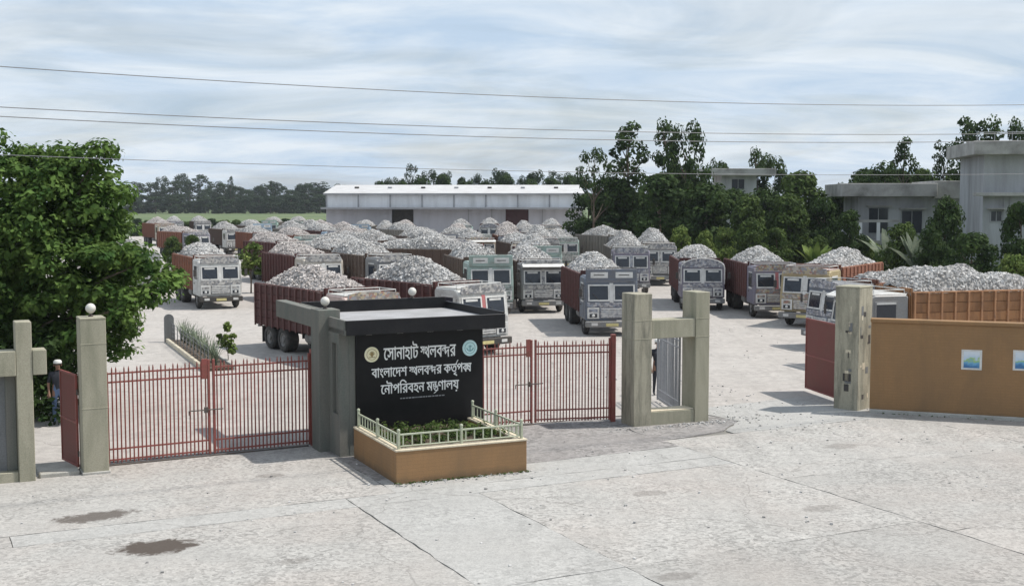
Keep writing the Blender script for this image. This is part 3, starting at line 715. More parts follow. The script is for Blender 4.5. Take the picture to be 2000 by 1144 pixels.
# small last line of print
m = MB()
xx = -0.55
rr = random.Random(3)
while xx < 0.62:
    wv_ = rr.uniform(0.03, 0.09); m.box(xx, xx + wv_, -0.034, -0.0301, 1.30, 1.325); xx += wv_ + 0.02
m.build('small_print', M['grey_trim'], sg)
def emblem(x, z, rad, c1, c2, name):
    m = MB(); m.lathe([(0.0, 0.016), (rad * 0.98, 0.016), (rad, 0.008), (rad, 0)], 28, Matrix.Translation((x, -0.0302, z)) @ Matrix.Rotation(R(90), 4, 'X')); e = m.build('emblem', c1, sg)
    m = MB(); m.lathe([(rad * 0.66, 0.0162), (rad * 0.66, 0.020), (rad * 0.72, 0.020), (rad * 0.72, 0.0162)], 28, Matrix.Translation((x, -0.0302, z)) @ Matrix.Rotation(R(90), 4, 'X'), 'z', False); m.build('ring', c2, e)
    m = MB()
    if name == 'anchor':
        m.tube([(x, -0.053, z - rad * .42), (x, -0.053, z + rad * .36)], 0.010, 6)
        m.tube([(x + rad * .45 * math.sin(R(q)), -0.053, z + .02 - rad * .45 * math.cos(R(q))) for q in range(-80, 81, 20)], 0.010, 6)
        m.tube([(x - rad * .22, -0.053, z + rad * .2), (x + rad * .22, -0.053, z + rad * .2)], 0.009, 6)
    else:
        for q in range(5):
            m.tube([(x, -0.053, z - rad * .3), (x + rad * .42 * math.sin(R(-50 + 25 * q)), -0.053, z - rad * .3 + rad * .72 * math.cos(R(-50 + 25 * q)))], [0.006, 0.012], 6)
        m.tube([(x - rad * .45, -0.053, z - rad * .36), (x + rad * .45, -0.053, z - rad * .36)], 0.009, 6)
    m.build('device', c2, e)
EM1 = plain('cream_emblem', (0.85, 0.80, 0.55), 0.5); EM2 = plain('emblem_brown', (0.34, 0.25, 0.10), 0.5)
EM3 = plain('aqua_emblem', (0.58, 0.80, 0.80), 0.5); EM4 = plain('emblem_teal', (0.12, 0.32, 0.34), 0.5)
emblem(-1.27, 2.42, 0.185, EM1, EM2, 'boat'); emblem(1.30, 2.44, 0.20, EM3, EM4, 'anchor')

# ------------------------------------------------------------------ planter
pl = thing('planter', 'brown tiled planter box with pale coping below the black signboard', 'planter', AB(5.18, -4.92), TH - R(2))
PW, PD, PH = 3.1, 3.05, 0.70
m = MB(); m.box(0, PW, 0, 0.18, -0.02, PH, 0.01); m.build('front_wall', M['brown'], pl)
m = MB(); m.box(0, 0.18, 0.181, PD, -0.02, PH, 0.01); m.build('side_wall', M['brown'], pl)
m = MB(); m.box(PW - 0.18, PW, 0.181, PD, -0.02, PH, 0.01); m.build('side_wall', M['brown'], pl)
for (x0, x1, y0, y1) in ((-0.015, PW + 0.015, -0.015, 0.195), (-0.015, 0.195, 0.196, PD), (PW - 0.195, PW + 0.015, 0.196, PD)):
    m = MB(); m.box(x0, x1, y0, y1, PH, PH + 0.045, 0.01); m.build('coping', M['coping'], pl)
m = MB(); m.box(0.181, PW - 0.181, 0.181, PD, 0.1, PH - 0.08); m.build('soil', M['soil'], pl)
rl = thing('planter_railing', 'pale green metal railing round the top of the brown planter', 'railing', AB(5.18, -4.92, PH + 0.045), TH - R(2))
rl.scale = (1, 1, 0.84)
def rail(p0, p1, n, posts):
    p0, p1 = Vector(p0), Vector(p1); d = p1 - p0; L = d.length; rz = math.atan2(d.y, d.x)
    M4 = Matrix.Translation(p0) @ Matrix.Rotation(rz, 4, 'Z')
    for zc, hh in ((0.37, 0.022), (0.07, 0.016)):
        m = MB(); m.box(0.03, L - 0.03, -0.018, 0.018, zc - hh, zc + hh, 0.006, M4); m.build('rail', M['rail_green'], rl)
    for i in range(n):
        x = L * (i + 0.5) / n; m = MB(); m.box(x - 0.014, x + 0.014, -0.010, 0.010, 0.086, 0.348, 0.0, M4); m.build('baluster', M['rail_green'], rl)
    for x in posts:
        m = MB(); m.box(x * L - 0.028, x * L + 0.028, -0.028, 0.028, -0.005, 0.45, 0.008, M4); m.lathe([(0.03, 0.45), (0.042, 0.48), (0.03, 0.515), (0.0, 0.53)], 10, M4 @ Matrix.Translation((x * L, 0, 0))); m.build('post', M['rail_green'], rl)
rail((0.09, 0.09, 0), (PW - 0.09, 0.09, 0), 14, (0.0, 0.5, 1.0))
rail((0.09, PD - 0.1, 0), (0.09, 0.09, 0), 14, (0.0, 0.5))
rail((PW - 0.09, 0.09, 0), (PW - 0.09, PD - 0.1, 0), 14, (0.5, 1.0))

# ------------------------------------------------------------------ brown boundary wall with posters
WD = (Vector((14.16, 33.62, 0)) - Vector((10.32, 35.02, 0))).normalized(); WRZ = math.atan2(WD.y, WD.x)
bw = thing('boundary_wall', 'long brown tiled boundary wall with two paper posters', 'wall', (10.30, 35.06, 0), WRZ)
m = MB(); m.box(0.0, 16.0, 0.0, 0.25, -0.03, 2.60, 0.01); m.build('wall_body', M['brown'], bw)
m = MB(); m.box(-0.02, 16.0, -0.05, 0.30, 2.60, 2.71, 0.015); m.build('coping', M['brown'], bw)
m = MB(); m.box(0.0, 16.0, -0.06, -0.002, -0.03, 0.10, 0.02); m.build('plinth', M['kerb'], bw)
for i, (x, z) in enumerate(((2.72, 1.38), (4.06, 1.42))):
    pos = Vector((10.30, 35.06, 0)) + WD * x + Vector((0, 0, z)); nrm = Vector((WD.y, -WD.x, 0))
    p = thing('poster', ('white poster with a blue and green picture pasted on the brown wall', 'white poster with a blue lower half pasted on the brown wall')[i], 'poster', pos + nrm * 0.004, WRZ)
    m = MB(); m.box(-0.27, 0.27, -0.004, 0.002, -0.02, 0.54); m.build('sheet', M['frame_w'], p)
    m = MB(); m.box(-0.21, 0.21, -0.006, -0.0045, 0.03, 0.49); m.build('print', poster_mat('poster_print_%d' % i, i * 4.0), p)

# ------------------------------------------------------------------ trucks
def fpoly(z0, z1, out, th):
    fy = lambda z: 0.10 if z < 1.5 else 0.10 + (z - 1.5) * 0.15
    return [(fy(z0) - out, z0), (fy(z1) - out, z1), (fy(z1) - out + th, z1), (fy(z0) - out + th, z0)]
def spec_truck(style, near, tandem):
    S = []
    def put(name, mb, role, par=None, smooth=False, loc=None):
        me = mb.mesh(name, smooth) if isinstance(mb, MB) else mb
        if not me.materials: me.materials.append(None)
        S.append((name, me, role, par, loc)); return len(S) - 1
    # chassis
    m = MB()
    for x in (-0.42, 0.42): m.box(x - 0.05, x + 0.05, 0.35, 8.25, 0.74, 0.98)
    for yy in (0.6, 2.3, 3.6, 5.0, 6.3, 7.9): m.box(-0.37, 0.37, yy, yy + 0.1, 0.78, 0.92)
    m.box(-0.3, 0.3, 0.5, 1.7, 0.55, 0.95)
    put('chassis', m, 'under')
    # cab shell, lofted across
    prof = [(0.12, 0.72), (0.10, 1.5), (0.245, 2.47), (0.34, 2.62), (0.5, 2.68), (1.78, 2.68), (1.86, 2.6), (1.88, 0.72)]
    cy_, cz_ = 1.0, 1.7; secs = []
    for x, k_ in ((-1.2, 0.955), (-1.15, 1.0), (1.15, 1.0), (1.2, 0.955)):
        secs.append([(x, cy_ + (a - cy_) * k_, cz_ + (b - cz_) * k_) for a, b in prof])
    m = MB(); n = len(prof)
    vs = [p for s_ in secs for p in s_]
    fs = [(i * n + j, i * n + (j + 1) % n, (i + 1) * n + (j + 1) % n, (i + 1) * n + j) for i in range(3) for j in range(n)] + [tuple(range(n)), tuple(range(3 * n, 4 * n))]
    m.add(vs, fs); put('cab', m, 'cab')
    # roof sheet and rim
    m = MB(); m.box(-1.12, 1.12, 0.42, 1.84, 2.676, 2.72, 0.015)
    put('roof', m, 'roof')
    if style in (0, 3):
        m = MB()
        for x in (-1.08, 1.08): m.tube([(x, 0.5, 2.72), (x, 0.5, 2.86), (x, 1.75, 2.86), (x, 1.75, 2.72)], 0.018, 6)
        m.tube([(-1.08, 0.5, 2.86), (1.08, 0.5, 2.86)], 0.018, 6); m.tube([(-1.08, 1.75, 2.86), (1.08, 1.75, 2.86)], 0.018, 6)
        put('roof_rail', m, 'trim')
    # crown board over the windscreen
    if style == 0:
        m = MB(); m.prism([(-1.1, 2.50), (1.1, 2.50), (1.06, 2.76), (0.6, 2.84), (-0.6, 2.84), (-1.06, 2.76)], 0.19, 0.235, 'y'); put('crown', m, 'decor')
    elif style == 1:
        m = MB(); m.box(-1.16, 1.16, 0.16, 0.24, 2.50, 3.06, 0.02); c0 = put('crown', m, 'cab')
        for x in (-0.95, 0.18):
            m = MB(); m.box(x, x + 0.78, 0.146, 0.158, 2.66, 2.92, 0.004); put('crown_panel', m, 'trim', c0)
            m = MB(); m.box(x + 0.14, x + 0.62, 0.140, 0.1455, 2.77, 2.81); put('crown_stripe', m, 'under', c0)
        m = MB()
        for x in (-1.13, 1.13): m.tube([(x, 0.25, 2.68), (x, 0.25, 3.12)], 0.02, 6)
        m.tube([(-1.13, 0.25, 3.1), (1.13, 0.25, 3.1)], 0.02, 6); put('crown_rail', m, 'under')
    elif style == 2:
        pts = [(1.16 * math.cos(R(q)), 2.44 + 0.50 * math.sin(R(q))) for q in range(0, 181, 15)]
        m = MB(); m.prism(pts, 0.17, 0.235, 'y'); put('crown', m, 'decor')
        pts2 = [(1.19 * math.cos(R(q)), 0.16, 2.44 + 0.53 * math.sin(R(q))) for q in range(0, 181, 15)]
        m = MB(); m.tube([(1.19, 0.14, 1.5)] + pts2 + [(-1.19, 0.14, 1.5)], 0.03, 6); put('crown_trim', m, 'trim')
    else:
        m = MB(); m.prism([(-0.12, 2.56), (-0.10, 2.53), (0.28, 2.66), (0.26, 2.70)], -1.14, 1.14, 'x'); put('visor', m, 'trim')
        m = MB(); m.box(-1.0, 1.0, 0.30, 0.36, 2.70, 2.92, 0.02); put('crown', m, 'decor')
    # windscreens: frame, pane
    for x0 in (-1.06, 0.09):
        x1 = x0 + 0.97
        m = MB(); t_ = 0.065
        for (a0, a1, z0, z1) in ((x0, x1, 1.60, 1.60 + t_), (x0, x1, 2.36 - t_, 2.36), (x0, x0 + t_, 1.60 + t_, 2.36 - t_), (x1 - t_, x1, 1.60 + t_, 2.36 - t_)):
            m.prism(fpoly(z0, z1, 0.03, 0.04), a0, a1, 'x')
        f0 = put('windscreen', m, 'trim')
        m = MB(); m.prism(fpoly(1.60 + t_, 2.36 - t_, 0.008, 0.016), x0 + t_, x1 - t_, 'x'); put('pane', m, 'glass', f0)
        m = MB(); m.tube([(x0 + 0.5, 0.08, 1.64), (x0 + 0.2, 0.10, 1.95)], 0.008, 5); put('wiper', m, 'under', f0)
        if style in (2, 3, 0):
            m = MB(); m.prism(fpoly(2.18, 2.27, 0.014, 0.004), x0 + 0.2, x1 - 0.2, 'x'); put('sun_strip', m, 'trim', f0)
    m = MB(); m.prism(fpoly(1.52, 2.42, 0.02, 0.02), -0.085, 0.085, 'x'); put('centre_strip', m, 'strip')
    # front panels
    m = MB(); m.box(-1.1, 1.1, 0.078, 0.098, 1.33, 1.55, 0.006); put('painted_panel', m, 'decor')
    gm = MB(); gm.box(-0.52, 0.52, 0.06, 0.098, 0.84, 1.30, 0.01); gi = put('grille', gm, 'decor')
    for zc in (0.90, 0.99, 1.08, 1.17, 1.25):
        m = MB(); m.box(-0.48, 0.48, 0.044, 0.0595, zc - 0.018, zc + 0.018, 0.004); put('slat', m, 'trim', gi)
    for s_ in (-1, 1):
        hx = 0.83 * s_
        m = MB(); m.box(hx - 0.27, hx + 0.27, 0.055, 0.098, 0.80, 1.30, 0.012); hp = put('lamp_surround', m, 'trim')
        m = MB(); m.box(hx - 0.17, hx + 0.17, 0.040, 0.0545, 0.86, 1.03, 0.01); put('headlight', m, 'glass', hp)
        m = MB(); m.lathe([(0.0, 0.03), (0.05, 0.024), (0.07, 0.0)], 12, Matrix.Translation((hx, 0.039, 0.945)) @ Matrix.Rotation(R(90), 4, 'X')); put('lens', m, 'lamp', hp)
        m = MB(); m.box(hx - 0.19, hx + 0.19, 0.045, 0.0545, 1.10, 1.24, 0.006); put('badge_panel', m, 'decor', hp)
    # bumper
    m = MB(); m.box(-1.2, 1.2, -0.12, 0.06, 0.42, 0.70, 0.03); bi = put('bumper', m, 'bump')
    m = MB(); m.box(-0.28, 0.28, -0.132, -0.1205, 0.47, 0.60, 0.003); put('number_plate', m, 'plate', bi)
    for s_ in (-1, 1):
        m = MB(); m.box(s_ * 0.8 - 0.14, s_ * 0.8 + 0.14, -0.13, -0.1205, 0.50, 0.62, 0.003); put('marker_panel', m, 'trim', bi)
    # doors
    for s_ in (-1, 1):
        X = 1.2 * s_; e = 0.012 * s_
        m = MB(); m.box(min(X, X + e), max(X, X + e), 0.48, 1.42, 0.88, 2.46, 0.004); di = put('door', m, 'cab')
        X2 = X + e
        m = MB(); m.box(min(X2, X2 + e * .5), max(X2, X2 + e * .5), 0.56, 1.34, 1.62, 2.34); put('window', m, 'glass', di)
        m = MB(); m.box(min(X2, X2 + e), max(X2, X2 + e), 0.56, 1.34, 1.52, 1.60); put('window_trim', m, 'trim', di)
        m = MB(); m.box(min(X2, X2 + e), max(X2, X2 + e), 0.56, 1.34, 2.36, 2.42); put('window_trim', m, 'trim', di)
        m = MB(); m.box(min(X2, X2 + 3 * e), max(X2, X2 + 3 * e), 1.22, 1.36, 1.36, 1.40, 0.004); put('handle', m, 'under', di)
        m = MB(); m.tube([(X, 0.25, 2.3), (X + s_ * 0.22, 0.05, 2.3), (X + s_ * 0.22, 0.05, 1.75), (X, 0.25, 1.7)], 0.012, 5); mi_ = put('mirror_arm', m, 'under')
        m = MB(); m.box(X + s_ * 0.22 - 0.08, X + s_ * 0.22 + 0.08, 0.02, 0.05, 1.82, 2.18, 0.01); put('mirror', m, 'under', mi_)
        m = MB(); m.box(X - 0.16 if s_ > 0 else X, X if s_ > 0 else X + 0.16, 0.4, 0.75, 0.42, 0.48, 0.01); put('step', m, 'under')
    # wheels
    def wheel(x, y_, w_):
        s_ = 1 if x > 0 else -1
        m = MB(); r_ = 0.53
        m.lathe([(0.30, -w_ / 2), (0.46, -w_ / 2), (0.51, -w_ / 2 + 0.04), (r_, -w_ / 2 + 0.07), (r_, w_ / 2 - 0.07), (0.51, w_ / 2 - 0.04), (0.46, w_ / 2), (0.30, w_ / 2)], 20, None, 'x', False)
        if 'w%.2f' % w_ not in WM: WM['w%.2f' % w_] = m.mesh('wheel')
        wi = put('wheel', WM['w%.2f' % w_], 'rubber', None, False, (x, y_, r_))
        kk = 'r%.2f%d' % (w_, s_)
        if kk not in WM:
            h = s_ * (w_ / 2 - 0.03); q = MB()
            q.lathe([(0.31, h), (0.27, h), (0.22, h - s_ * 0.06), (0.13, h - s_ * 0.05), (0.11, h + s_ * 0.02), (0.0, h + s_ * 0.03)], 16, None, 'x', False)
            WM[kk] = q.mesh('rim')
        put('rim', WM[kk], 'rim', wi)
    for s_ in (-1, 1):
        wheel(s_ * 1.03, 1.05, 0.27)
        for yy in ((5.75, 7.05) if tandem else (6.6,)): wheel(s_ * 0.90, yy, 0.52)
        yc = 6.4 if tandem else 6.6
        m = MB(); m.box(s_ * 0.9 - 0.27, s_ * 0.9 + 0.27, yc + (1.28 if tandem else 0.62), yc + (1.31 if tandem else 0.65), 0.25, 0.95); put('mudflap', m, 'under')
        if s_ < 0: m = MB(); m.lathe([(0.0, -0.45), (0.27, -0.45), (0.27, 0.45), (0.0, 0.45)], 14, Matrix.Translation((-0.82, 3.4, 0.78)) @ Matrix.Rotation(R(90), 4, 'X')); put('fuel_tank', m, 'rim')
        else: m = MB(); m.box(0.55, 1.1, 2.6, 3.6, 0.5, 0.98, 0.02); put('tool_box', m, 'under')
    # cargo bed
    B0, B1, ZF, ZT = 2.05, 8.35, 1.06, 2.72
    m = MB(); m.box(-1.16, 1.16, B0 + 0.05, B1 - 0.05, ZF - 0.08, ZF); put('bed_floor', m, 'bed')
    for s_ in (-1, 1):
        X = 1.17 * s_
        npk = 5
        if near:
            for i in range(npk):
                z0 = ZF - 0.06 + (ZT - ZF + 0.06) * i / npk; z1 = ZF - 0.06 + (ZT - ZF + 0.06) * (i + 1) / npk - 0.014
                key = 'plank%d' % i
                if key not in WM: q = MB(); q.box(-0.02, 0.02, B0, B1, z0, z1, 0.006); WM[key] = q.mesh('plank')
                put('plank', WM[key], 'bed', None, False, (X, 0, 0))
            for i in range(12):
                yy = B0 + 0.06 + (B1 - B0 - 0.12) * i / 11
                if 'post' not in WM: q = MB(); q.box(-0.03, 0.03, -0.035, 0.035, ZF - 0.12, ZT + 0.02, 0.006); WM['post'] = q.mesh('post')
                put('post', WM['post'], 'post', None, False, (X + s_ * 0.048, yy, 0))
        else:
            q = MB(); q.box(X - 0.02, X + 0.02, B0, B1, ZF - 0.06, ZT)
            for i in range(12):
                yy = B0 + 0.06 + (B1 - B0 - 0.12) * i / 11; xa, xb = sorted((X + s_ * 0.021, X + s_ * 0.075)); q.box(xa, xb, yy - 0.035, yy + 0.035, ZF - 0.12, ZT + 0.02)
            put('side_board', q, 'bed')
        q = MB(); q.box(X - 0.03, X + 0.03, B0, B1, ZT + 0.001, ZT + 0.06, 0.01); put('top_rail', q, 'post')
    for nm, yy, zt in (('headboard', B0 - 0.02, 2.9), ('tailgate', B1 + 0.02, ZT)):
        q = MB(); q.box(-1.14, 1.14, yy - 0.025, yy + 0.025, ZF - 0.05, zt)
        for i in range(6): q.box(-1.1 + i * 0.42, -1.04 + i * 0.42, yy + (0.026 if nm == 'tailgate' else -0.066), yy + (0.066 if nm == 'tailgate' else -0.026), ZF - 0.05, zt - 0.01)
        put(nm, q, 'bed')
    for s_ in (-1, 1):
        q = MB(); q.box(s_ * 0.95 - 0.1, s_ * 0.95 + 0.1, B1 + 0.03, B1 + 0.09, 0.84, 0.94, 0.008); put('tail_lamp', q, 'strip')
    return S
WM = {}
def heap_h(x, y_, rn):
    tt = abs((y_ - 5.0) / 3.42); ss = abs(x / 1.22)
    return max(0.0, 1 - tt ** rn[0]) * max(0.0, 1 - ss ** rn[1])
def make_heap(seed, H, pk=(1.5, 1.5), two=False, nst=3600):
    rnd = random.Random(seed); off = Vector((seed * 7.3, 0, 0))
    def hz(x, y_):
        h = heap_h(x, y_, pk)
        if two: h *= 0.80 + 0.25 * abs(math.cos((y_ - 5.2) * 1.15 + seed))
        skew = 1 + 0.16 * math.sin(y_ * 0.9 + seed) + 0.10 * math.sin(x * 1.6 + seed * 2.1)
        return 2.58 + H * h * skew + 0.16 * noise.noise(Vector((x * 1.3, y_ * 1.1, 0)) + off) + 0.07 * noise.noise(Vector((x * 3.3, y_ * 3.3, 5)) + off)
    m = MB(); nx, ny = 14, 34; xs = [-1.13 + 2.26 * i / nx for i in range(nx + 1)]; ys = [1.98 + 6.34 * j / ny for j in range(ny + 1)]
    vs = [(x, y_, hz(x, y_)) for y_ in ys for x in xs]
    fs = [(j * (nx + 1) + i, j * (nx + 1) + i + 1, (j + 1) * (nx + 1) + i + 1, (j + 1) * (nx + 1) + i) for j in range(ny) for i in range(nx)]
    m.add(vs, fs)
    base = m.mesh('gravel_load', True, False); base.materials.append(M['heapbase'])
    q = MB()
    cube = [(x, y_, z) for x in (-1, 1) for y_ in (-1, 1) for z in (-1, 1)]
    F = [(0, 1, 3, 2), (4, 6, 7, 5), (0, 4, 5, 1), (2, 3, 7, 6), (0, 2, 6, 4), (1, 5, 7, 3)]
    for i in range(nst):
        x = rnd.uniform(-1.1, 1.1); y_ = rnd.uniform(2.03, 8.26); s_ = rnd.choice((0.028, 0.036, 0.044, 0.052, 0.07)) * rnd.uniform(0.8, 1.2)
        z = hz(x, y_) + s_ * 0.25
        Mx = Matrix.Translation((x, y_, z)) @ Matrix.Rotation(rnd.uniform(0, 6.28), 4, Vector((rnd.uniform(-1, 1), rnd.uniform(-1, 1), rnd.uniform(-1, 1)))) @ Matrix.Diagonal((s_, s_ * rnd.uniform(.6, 1), s_ * rnd.uniform(.5, .9), 1))
        q.add([(a * rnd.uniform(.55, 1.1), b * rnd.uniform(.55, 1.1), c * rnd.uniform(.55, 1.1)) for a, b, c in cube], F, Mx)
    st = q.mesh('stones', False, False); st.materials.append(M['stone'])
    return base, st
HEAPS = [make_heap(1, 1.0, (1.6, 1.9)), make_heap(2, 0.84, (1.9, 2.2)), make_heap(3, 0.78, (2.6, 2.1), True), make_heap(4, 0.98, (1.6, 1.8)), make_heap(5, 0.90, (3.6, 2.2), False, 4200), make_heap(6, 1.0, (2.2, 2.4)), make_heap(7, 0.72, (2.8, 2.2), True), make_heap(8, 0.92, (2.1, 1.9), True)]
SPECS = {}
